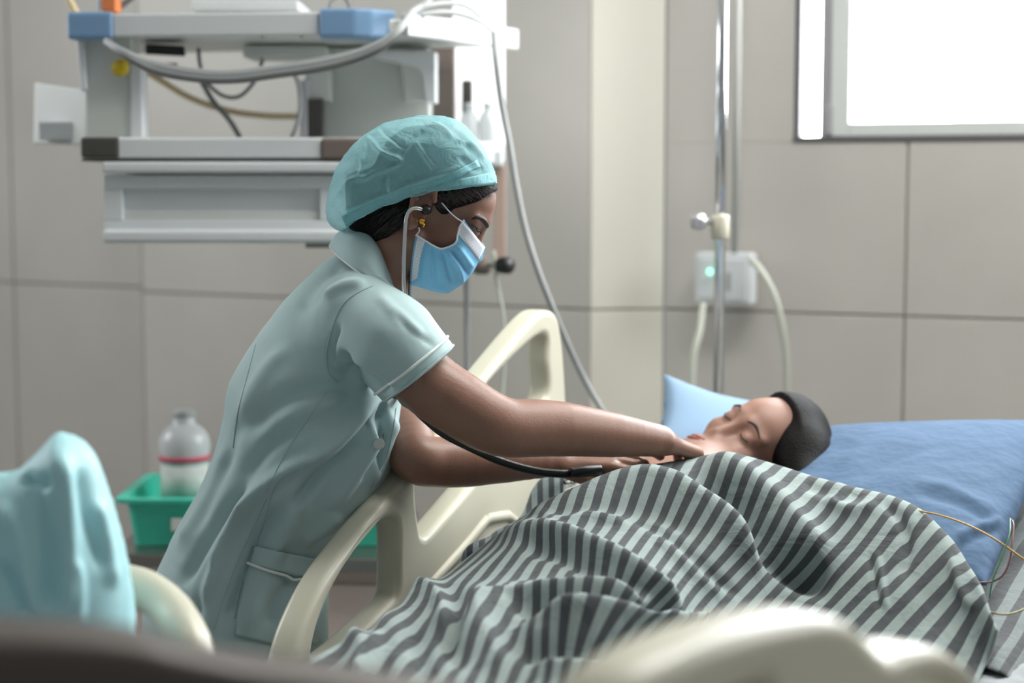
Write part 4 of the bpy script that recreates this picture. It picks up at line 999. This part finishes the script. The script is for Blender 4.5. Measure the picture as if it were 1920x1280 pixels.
# cap
cf_ = Field(axis_pts((-.30, .02, .0026)), axis_pts((2.40, 2.64, .0026)), axis_pts((1.22, 1.42, .0026)))
CX, CZ = np.broadcast_to(cf_.a[0][:, None], (len(cf_.a[0]), len(cf_.a[2]))), np.broadcast_to(cf_.a[2][None, :], (len(cf_.a[0]), len(cf_.a[2])))
co_ = [(932,340),(927,320),(915,292),(897,262),(876,240),(852,225),(828,218),(790,218),(755,223),(722,232),(695,246),(665,270),(644,296),(626,330),(617,360),(613,392),(618,415),(632,430),(652,440),(700,450),(760,440),(850,430),(920,410),(936,370)]
cc = catmull([(a, b, 0) for a, b in co_], 160, closed=True)
wp = [(P(a, b, YH).x, P(a, b, YH).z) for a, b, _ in cc]
pd = poly_sdf(CX, CZ, wp)
Rr = .055; Tm = .090
h2 = np.where(pd < 0, Tm * np.sqrt(np.clip(1 - (1 - np.clip(-pd / Rr, 0, 1)) ** 2, 0, 1)), 0)
d3 = np.where(pd[:, None, :] < 0, (np.abs(cf_.a[1][None, :, None] - YH) - h2[:, None, :]) * .7, np.maximum(pd[:, None, :], 0) + .001)
# lower rim: a curved cut
rim = np.array([(600,455),(640,432),(668,413),(705,393),(760,373),(800,363),(860,353),(900,349),(936,345),(960,344)], float)
rx = np.array([P(a, b, YH - .05).x for a, b in rim]); rz = np.array([P(a, b, YH - .05).z for a, b in rim])
zc = np.interp(cf_.a[0], rx, rz)
# cap is hollow so the dark hair shows through the thin cloth
cut_ = (zc[:, None, None] - cf_.a[2][None, None, :]) * .9
cf_.F = np.maximum(d3, cut_).astype(np.float32)
V, Q = cf_.mesh(); V = relax(V, Q, 4, .5)
CS = [([(625,400),(700,372),(780,340),(850,318),(893,296)],4,.0030),([(625,412),(700,388),(770,358),(850,340),(900,326)],9,-.0030),
 ([(684,250),(700,270),(715,285),(748,298),(756,310)],4,.004),([(690,246),(682,290),(672,340)],5,.004),([(672,340),(705,322),(745,308),(760,300)],4,.004),
 ([(776,262),(795,290),(815,318)],3.5,.0035),([(748,300),(770,262),(800,240)],6,-.005),([(800,228),(830,240),(850,262)],5,.004),([(850,262),(880,268),(910,300)],5,.004),
 ([(640,330),(668,318),(672,300)],6,-.004),([(730,330),(722,345),(728,370)],4,.003),([(706,235),(740,262),(760,280)],4,-.004),([(820,222),(860,250),(890,290)],7,-.004),
 ([(620,380),(640,400),(660,405)],5,-.004),([(630,370),(655,340),(690,330)],6,.004),([(860,290),(880,310),(915,322)],6,-.003)]
V = press(V, Q, CS)
Nn = vnormals(V, Q); ph = V @ np.array([[95., 40, 60], [-70, 85, 110], [130, -60, 45]]).T
V = V + Nn * (.0007*(np.sin(ph[:, 0]) * np.sin(ph[:, 1]) + np.sin(ph[:, 2])))[:, None]
def capmat(name, extra):
    m = bpy.data.materials.new(name); m.use_nodes = True; nt = m.node_tree; L = nt.links; b = nt.nodes['Principled BSDF']
    b.inputs['Roughness'].default_value = .6; b.inputs['Specular IOR Level'].default_value = .3
    tc = nt.nodes.new('ShaderNodeTexCoord'); n = nt.nodes.new('ShaderNodeTexNoise'); n.inputs['Scale'].default_value = 700; n.inputs['Detail'].default_value = 3
    L.new(tc.outputs['Object'], n.inputs[0]); r = nt.nodes.new('ShaderNodeValToRGB'); L.new(n.outputs['Fac'], r.inputs[0])
    r.color_ramp.elements[0].position = .35; r.color_ramp.elements[0].color = rgb(142, 204, 210); r.color_ramp.elements[1].position = .65; r.color_ramp.elements[1].color = rgb(172, 224, 230)
    L.new(r.outputs[0], b.inputs['Base Color'])
    nb_ = nt.nodes.new('ShaderNodeTexNoise'); nb_.inputs['Scale'].default_value = 38; nb_.inputs['Detail'].default_value = 4; nb_.inputs['Distortion'].default_value = 1.5; L.new(tc.outputs['Object'], nb_.inputs[0])
    bp_ = nt.nodes.new('ShaderNodeBump'); bp_.inputs['Strength'].default_value = .7; bp_.inputs['Distance'].default_value = .006; L.new(nb_.outputs['Fac'], bp_.inputs['Height']); L.new(bp_.outputs[0], b.inputs['Normal'])
    tr_ = nt.nodes.new('ShaderNodeBsdfTransparent'); mx = nt.nodes.new('ShaderNodeMixShader'); tl = nt.nodes.new('ShaderNodeBsdfTranslucent'); mx2 = nt.nodes.new('ShaderNodeMixShader')
    tl.inputs[0].default_value = rgb(172, 224, 230); mx2.inputs[0].default_value = .35; mx.inputs[0].default_value = extra
    L.new(b.outputs[0], mx2.inputs[1]); L.new(tl.outputs[0], mx2.inputs[2]); L.new(mx2.outputs[0], mx.inputs[1]); L.new(tr_.outputs[0], mx.inputs[2])
    L.new(mx.outputs[0], nt.nodes['Material Output'].inputs[0]); return m
M_cap = capmat('bouffant_cloth', .34); M_band = capmat('bouffant_band', .08)
cap = put('cap', fast_mesh(V, Q, 'cap'), M_cap, nurse); cap['label'] = 'turquoise disposable bouffant cap'
bvC = bvh_of(cap)
def strip_on(bvh, top, bot, name, m, parent, off=.0012, n=50, fb=2.44):
    a_ = catmull([(x, y, 0) for x, y in top], n); b_ = catmull([(x, y, 0) for x, y in bot], n); V = []; kk = 6
    for t in np.linspace(0, 1, kk):
        for i in range(n): p = a_[i]*(1-t) + b_[i]*t; V.append(on(bvh, p[0], p[1], off, fb))
    F = [(j*n+i, (j+1)*n+i, (j+1)*n+i+1, j*n+i+1) for j in range(kk-1) for i in range(n-1)]
    o = put(name, mesh(V, F), m, parent); o.modifiers.new('s', 'SOLIDIFY').thickness = .0008; return o
strip_on(bvC, [(640,405),(700,378),(760,355),(830,332),(893,300)], [(650,425),(700,392),(760,371),(830,346),(900,312)], 'cap_band', M_band, cap)
strip_on(bvC, [(800,350),(850,338),(890,330),(926,322)], [(800,361),(860,351),(900,347),(931,343)], 'cap_band', M_band, cap)

# face mask: near edge, nose line, mirrored far edge
near = [(870,412),(862,424),(858,440),(853,456),(829,466),(812,460),(797,451),(779,440)]
mid_ = [(910,464),(905,478),(897,492),(888,508),(876,524),(858,539),(830,550),(768,533)]
G = []
for (a, b), (c, d_) in zip(near, mid_):
    A1 = P(a, b, YH - .066); C1 = P(c, d_, YH); B1 = Vector((A1.x, 2*YH - A1.y, A1.z))
    q1 = A1*.62 + C1*.38 + Vector((0, -.012, 0)); q2 = A1*.27 + C1*.73 + Vector((0, -.016, 0))
    q1.y = YH - .060; q2.y = YH - .036
    m1 = Vector((q1.x, 2*YH-q1.y, q1.z)); m2_ = Vector((q2.x, 2*YH-q2.y, q2.z))
    G.append([A1, q1, q2, C1, m2_, m1, B1])
MS = [([(829,468),(838,500),(846,530),(843,548)],4,-.004),([(845,464),(870,500),(880,522)],4,-.004),([(835,468),(862,505),(868,538)],4,.004),([(815,462),(812,500),(815,540)],4,-.003),([(800,455),(795,500),(792,530)],5,.002),([(856,460),(882,495),(890,505)],5,.003)]
M_mask = mat('mask_blue', rgb(128, 190, 226), .75, noise=.04, nscale=200, spec=.2)
mask = grid_surface(G, 90, 90, 'face_mask', M_mask, nurse, strokes=MS, thick=.0012); mask['label'] = 'light blue pleated surgical mask'
for v in mask.data.vertices:
    h = bvN.find_nearest(v.co)
    if h[0] is not None:
        sd_ = (v.co - h[0]).dot(h[1])
        if sd_ < .0035: v.co = h[0] + h[1] * .0035
mask.data.update()
bvM = bvh_of(mask)
strip_on(bvM, [(867,414),(888,438),(908,463)], [(858,438),(878,462),(897,487)], 'nose_band', M_bwhite, mask, .0008, 30)
strip_on(bvM, [(782,442),(776,480),(771,526)], [(797,452),(789,482),(783,520)], 'chin_band', M_bwhite, mask, .0008, 24)
e = catmull([P(*q, YH - .0665) for q in near], 50); tube(e, .0013, 'edge_binding', M_bwhite, mask, raw=True)
M_dot = mat('stitch_grey', rgb(70, 78, 90), .8)
for k, off_ in enumerate((0.35, 0.55, 0.75)):
    for i in range(14):
        t = (i + .5) / 14; x = (867-9*off_*1.0)*(1-t) + (908-11*off_)*t; y = (414+24*off_)*(1-t) + (463+24*off_)*t
        if k == 2 or t < .55:
            c = on(bvM, x, y, .0016, 2.45); bmx = lathe([(.0002, 0), (.0005, .0002), (.0002, .0004)], c, (0.2, -1, .2), 'stitch', M_dot, mask, 5)
for k, dx in enumerate((4, 8, 12)):
    for i in range(13):
        t = (i + .5) / 13; c = on(bvM, 782 + dx*.9 - 11*t, 446 + dx*.5 + 74*t, .0016, 2.45); lathe([(.0002, 0), (.0005, .0002), (.0002, .0004)], c, (0.2, -1, .2), 'stitch', M_dot, mask, 5)
tube([P(869, 417, YH-.067), P(855, 408, YH-.070), P(842, 396, YH-.072), P(828, 380, YH-.076)], .0009, 'ear_loop', M_bwhite, mask)
tube([P(780, 441, YH-.067), P(786, 433, YH-.072), P(785, 426, YH-.074)], .0009, 'ear_loop', M_bwhite, mask)
tube([P(782, 368, YH-.078), P(775, 370, YH-.082), P(772, 377, YH-.083), P(777, 378, YH-.083), P(784, 371, YH-.08)], .0009, 'ear_loop', M_bwhite, mask)

# ------------------------------------------------------------------ stethoscope
st = empty('stethoscope', P(900, 845, 2.45), 'black tubed stethoscope with chrome ear tubes worn by the nurse', 'stethoscope')
lathe([(.003, 0), (.006, .002), (.0075, .007), (.0065, .013), (.004, .017)], P(793, 392, YH-.088), (.55, .85, -.1), 'ear_tip', M_black, st, 18)
tube(pxs([(791, 392, 2.433), (781, 390, 2.43), (772, 392, 2.428), (765, 400, 2.426), (761, 415, 2.425), (759, 445, 2.424), (757, 500, 2.424), (757, 570, 2.425)]), .0029, 'ear_tube', M_chrome, st)
tube(pxs([(800, 400, 2.62), (775, 430, 2.62), (770, 500, 2.56), (768, 550, 2.47), (769, 592, 2.45)]), .0026, 'ear_tube', M_chrome, st)
tube(pxs([(760, 562, 2.425), (760, 580, 2.43), (763, 600, 2.45), (768, 640, 2.50), (762, 690, 2.53), (752, 735, 2.52), (757, 752, 2.47), (775, 764, 2.46), (795, 783, 2.455), (830, 812, 2.45), (880, 838, 2.45), (940, 865, 2.46), (1000, 882, 2.475), (1055, 888, 2.49), (1110, 885, 2.53), (1150, 882, 2.63)]), .0062, 'rubber_tube', M_black, st, 120)
tube(pxs([(738, 740, 2.43), (750, 744, 2.42), (764, 748, 2.43)]), .005, 'tube_joint', M_black, st)
tube(pxs([(1070, 886, 2.488), (1095, 882, 2.50), (1125, 880, 2.52)]), .0072, 'tube_clip', M_black, st)
lathe([(.004, 0), (.021, .001), (.022, .004), (.021, .007), (.012, .011), (.008, .018), (.003, .02)], P(1165, 884, 2.66), (0, 0, 1), 'chest_piece', M_chrome, st)

# ------------------------------------------------------------------ patient
F_ = Vector((-.46, -.55, .70)).normalized(); U_ = Vector((.86, .20, .25)); U_ = (U_ - F_*U_.dot(F_)).normalized(); Lf = U_.cross(F_)
hc = P(1412, 862, 2.82)
Mp = Matrix.Translation(hc) @ Matrix((F_, Lf, U_)).transposed().to_4x4()
pf = Field(axis_pts((-.30, .12, .009), (.12, .62, .0038)), axis_pts((1.4, 2.6, .012), (2.6, 3.02, .0038)), axis_pts((.66, 1.1, .0045)))
head_prims(pf, Mp, 1.0); ear_prims(pf, Mp, -1, 1.0); ear_prims(pf, Mp, 1, 1.0)
ch = P(1240, 935, 2.70) - Vector((0, 0, .02)); hipc = Vector((*bp(-.15, .42), .735))
pf.cone(np.array(hc) + np.array(-U_)*.03, np.array(P(1330, 900, 2.76)), .05, .055, .03)
pf.cone(P(1300, 915, 2.72), ch, .07, .08, .04, ys=1.6); pf.cone(ch, hipc, .08, .06, .04, ys=1.6)
for g in (-1, 1):
    kn_ = Vector((*bp(-.55, .42 + g*.11), .725)); an = Vector((*bp(-.92, .42 + g*.12), .71))
    pf.cone(hipc, kn_, .055, .045, .03); pf.cone(kn_, an, .042, .032, .03)
pf.cone(P(1072, 953, 2.71), P(1050, 1005, 2.66), .044, .036, .03); pf.cone(P(1200, 948, 2.74), P(1072, 953, 2.71), .05, .044, .03)
bvB = bvh_of(bl)
def tuck(V, gap=.020):
    for i, v in enumerate(V):
        h = bvB.ray_cast(Vector((v[0], v[1], 2.0)), Vector((0, 0, -1)))
        if h[0] is not None and v[2] > h[0].z - gap: V[i, 2] = h[0].z - gap
    return V
V, Q = pf.mesh(); V = tuck(relax(V, Q, 2, .5))
pat = put('person', fast_mesh(V, Q, 'patient'), M_skin2); tag(pat, 'dark haired patient lying on the blue pillow under the striped blanket', 'person')
bvP = bvh_of(pat)
# patient hair
ph_ = Field(axis_pts((.26, .62, .004)), axis_pts((2.56, 3.02, .004)), axis_pts((.74, 1.08, .004)))
head_prims(ph_, Mp, 1.0)
gx, gy, gz = ph_.a[0][:, None, None], ph_.a[1][None, :, None], ph_.a[2][None, None, :]
lx = (gx - hc.x)*F_.x + (gy - hc.y)*F_.y + (gz - hc.z)*F_.z; lz = (gx - hc.x)*U_.x + (gy - hc.y)*U_.y + (gz - hc.z)*U_.z
ph_.F = np.maximum(ph_.F - .008, np.minimum(lx + .0 - .0, 9)*1.0 - .004 - np.clip(lz - .055, -.03, .2)*1.3).astype(np.float32)
ph_.cone(np.array(P(1478, 850, 2.84)), np.array(P(1512, 900, 2.74)), .036, .026, .03)
ph_.cone(np.array(P(1484, 800, 2.82)), np.array(P(1500, 850, 2.76)), .046, .042, .03)
ph_.cone(np.array(P(1500, 850, 2.76)), np.array(P(1508, 905, 2.68)), .042, .022, .03)
V, Q = ph_.mesh(); V = relax(V, Q, 3, .5); put('hair', fast_mesh(V, Q, 'hair'), M_hair, pat)
Lp = lambda x, y, z: Mp @ Vector((x, y, z))
for g in (-1, 1):
    def near_(l, r_, nm, m, off):
        pts = []
        for q in catmull([Lp(*v) for v in l], 14):
            h = bvP.find_nearest(Vector(q)); n_ = h[1] if h[1].dot(F_) > 0 else -h[1]; pts.append(tuple(h[0] + n_*off))
        tube(pts, r_, nm, m, pat, raw=True, nseg=8)
    near_([(.09, g*.014, .026), (.09, g*.03, .031), (.08, g*.048, .024)], [.001, .0026, .001], 'eyebrow', M_brow, .0004)
    near_([(.09, g*.019, .004), (.09, g*.031, .001), (.085, g*.044, .005)], [.0008, .0016, .0008], 'eyelashes', M_brow, .0004)
for zz_, rr_ in ((-.0605, [.001, .0035, .001]), (-.068, [.001, .004, .001])):
    pts = []
    for q in catmull([Lp(.1, -.022, zz_-.002), Lp(.105, 0, zz_), Lp(.1, .022, zz_-.002)], 14):
        h = bvP.find_nearest(Vector(q)); pts.append(tuple(h[0] + F_*.0005))
    tube(pts, rr_, 'lip', M_lip, pat, raw=True, nseg=8)
# gown on the patient's far arm and side
gf = Field(axis_pts((-.14, .40, .0045)), axis_pts((2.40, 2.90, .006)), axis_pts((.66, .98, .0045)))
gf.cone(P(1310, 925, 2.78), P(1200, 950, 2.74), .075, .062, .04, ys=1.2)
gf.chain([np.array(P(1200, 948, 2.74)), np.array(P(1130, 945, 2.72)), np.array(P(1064, 954, 2.71)), np.array(P(1040, 1000, 2.68)), np.array(P(960, 1035, 2.60)), np.array(P(900, 1050, 2.50))], [.062, .056, .060, .054, .036, .028], .02)
V, Q = gf.mesh(); V = press(relax(V, Q, 2, .5), Q, [([(1000, 960), (1040, 925), (1060, 900)], 7, -.004), ([(1015, 980), (1050, 945), (1080, 920)], 6, .003)])
gown = put('gown', fast_mesh(V, Q, 'gown'), M_gown, pat); gown['label'] = 'dark grey striped gown sleeve'
bvG = bvh_of(gown)
lab = patch_on(bvG, (1060, 899), (1108, 890), (1112, 935), (1056, 935), 10, 8, .004, 'name_label', M_label, gown, 2.58)
cu = bpy.data.curves.new('writing', 'FONT'); cu.body = 'Con'; cu.size = .0105; cu.extrude = .0003; cu.offset = .0003
t = bpy.data.objects.new('t', cu); C.objects.link(t); me = bpy.data.meshes.new_from_object(t.evaluated_get(bpy.context.evaluated_depsgraph_get())); bpy.data.objects.remove(t)
V = []
for v in me.vertices:
    pxx = 1060 + v.co.x*1150; pyy = 913 - v.co.y*1230 - v.co.x*160
    v.co = on(bvG, pxx, pyy, .0075 + v.co.z, 2.58)
put('writing', me, mat('marker_ink', rgb(20, 22, 26), .95, spec=0), lab, False)

# ECG leads
cable([(1700, 948, 2.46), (1722, 957, 2.40), (1760, 965, 2.36), (1800, 978, 2.32), (1840, 996, 2.28), (1880, 1020, 2.26), (1925, 1052, 2.25), (1970, 1080, 2.27)], .0014, mat('amber_wire', rgb(190, 150, 80), .4), 'thin amber lead crossing the blue pillow', 'wire', 'sensor_lead')
cable([(1835, 1092, 2.24), (1860, 1090, 2.24), (1880, 1078, 2.24), (1893, 1050, 2.25), (1899, 1010, 2.27), (1900, 980, 2.3), (1893, 972, 2.33)], .0013, mat('maroon_wire', rgb(110, 65, 65), .4), 'thin maroon lead looped at the lower pillow corner', 'wire', 'sensor_lead')
cable([(1855, 1120, 2.23), (1862, 1085, 2.235), (1880, 1040, 2.25), (1893, 1000, 2.27), (1894, 972, 2.31)], .0011, mat('green_wire', rgb(70, 130, 100), .4), 'thin green lead beside the maroon one', 'wire', 'sensor_lead')
cable([(1850, 1145, 2.15), (1875, 1151, 2.17), (1900, 1149, 2.19), (1935, 1135, 2.22)], .0014, mat('olive_wire', rgb(120, 115, 60), .4), 'thin olive lead over the striped sheet above the quilted pad', 'wire', 'sensor_lead')

# ------------------------------------------------------------------ neighbouring bed at the left
nb = empty('neighbouring_bed', (P(150, 1280, 1.6).x, 1.6, 0), 'cream neighbouring bed whose rail crosses the bottom left corner', 'bed')
tube(pxs([(160, 1086, 1.92), (220, 1092, 1.90), (272, 1106, 1.87), (318, 1140, 1.84), (350, 1190, 1.80), (368, 1245, 1.77), (376, 1320, 1.75)]), .0225, 'rail_arc', M_cream, nb, nseg=24)
FP = ((P(0, 1200, .95).x, .95), (P(800, 1265, 1.05).x - P(0, 1200, .95).x, 0.10))
M_cream_shade = mat('shaded_cream_plastic', rgb(82, 74, 68), .45)  # cream plastic facing away from light, its shade put into the base colour
o = plate([[(-300, 1180), (-150, 1172), (0, 1172), (120, 1176), (250, 1188), (330, 1208), (450, 1232), (560, 1246), (680, 1262), (820, 1290), (900, 1340), (900, 1700), (-300, 1700)]], FP, 'foot_board', M_cream_shade, nb, .02, .012)
o['label'] = 'cream foot board coloured dark for shade, far out of focus'
xq = P(-100, 1180, 1.9).x
prism([(xq - .5, 1.3), (P(205, 1180, 1.75).x, 1.3), (P(205, 1180, 1.75).x, 1.9), (xq - .5, 1.9)], .62, P(0, 1212, 1.75).z, 'mattress', M_quilt, nb, .02)
for X in (xq - .4, P(250, 1180, 1.75).x - .08):
    for Y in (1.4, 1.8): tube([(X, Y, 0), (X, Y, .62)], .025, 'leg', M_frame, nb, raw=True)
cfp = Field(axis_pts((-.85, -.28, .004)), axis_pts((1.6, 1.95, .005)), axis_pts((.72, 1.12, .004)))
ol = [(-150, 905), (-60, 895), (0, 888), (36, 880), (70, 850), (100, 818), (112, 812), (150, 826), (178, 862), (205, 935), (228, 1015), (243, 1090), (249, 1150), (249, 1190), (240, 1215), (60, 1220), (-150, 1220)]
cc = catmull([(a, b, 0) for a, b in ol], 140, closed=True); wp = [(P(a, b, 1.77).x, P(a, b, 1.77).z) for a, b, _ in cc]
CX, CZ = np.broadcast_to(cfp.a[0][:, None], (len(cfp.a[0]), len(cfp.a[2]))), np.broadcast_to(cfp.a[2][None, :], (len(cfp.a[0]), len(cfp.a[2])))
pd = poly_sdf(CX, CZ, wp); h2 = np.where(pd < 0, .07 * np.sqrt(np.clip(1 - (1 - np.clip(-pd / .07, 0, 1)) ** 2, 0, 1)), 0)
cfp.F = np.where(pd[:, None, :] < 0, (np.abs(cfp.a[1][None, :, None] - 1.77) - h2[:, None, :]) * .7, pd[:, None, :] + .001).astype(np.float32)
V, Q = cfp.mesh(); V = relax(V, Q, 4, .5)
V = press(V, Q, [([(110, 830), (125, 950), (130, 1050), (125, 1170)], 18, .014), ([(60, 900), (90, 1000), (100, 1150)], 16, -.012), ([(36, 890), (70, 905), (100, 900)], 12, -.012), ([(0, 930), (40, 1020), (75, 1170)], 14, .010), ([(150, 870), (160, 960), (200, 1080)], 14, -.008), ([(0, 1040), (30, 1100), (60, 1170)], 10, -.01), ([(140, 1040), (150, 1100), (145, 1180)], 10, .007), ([(180, 930), (195, 1000), (215, 1110)], 12, .008)])
tp_ = put('pillow', fast_mesh(V, Q, 'tpillow'), M_teal); tag(tp_, 'turquoise crumpled pillow standing on the neighbouring bed at left', 'pillow')
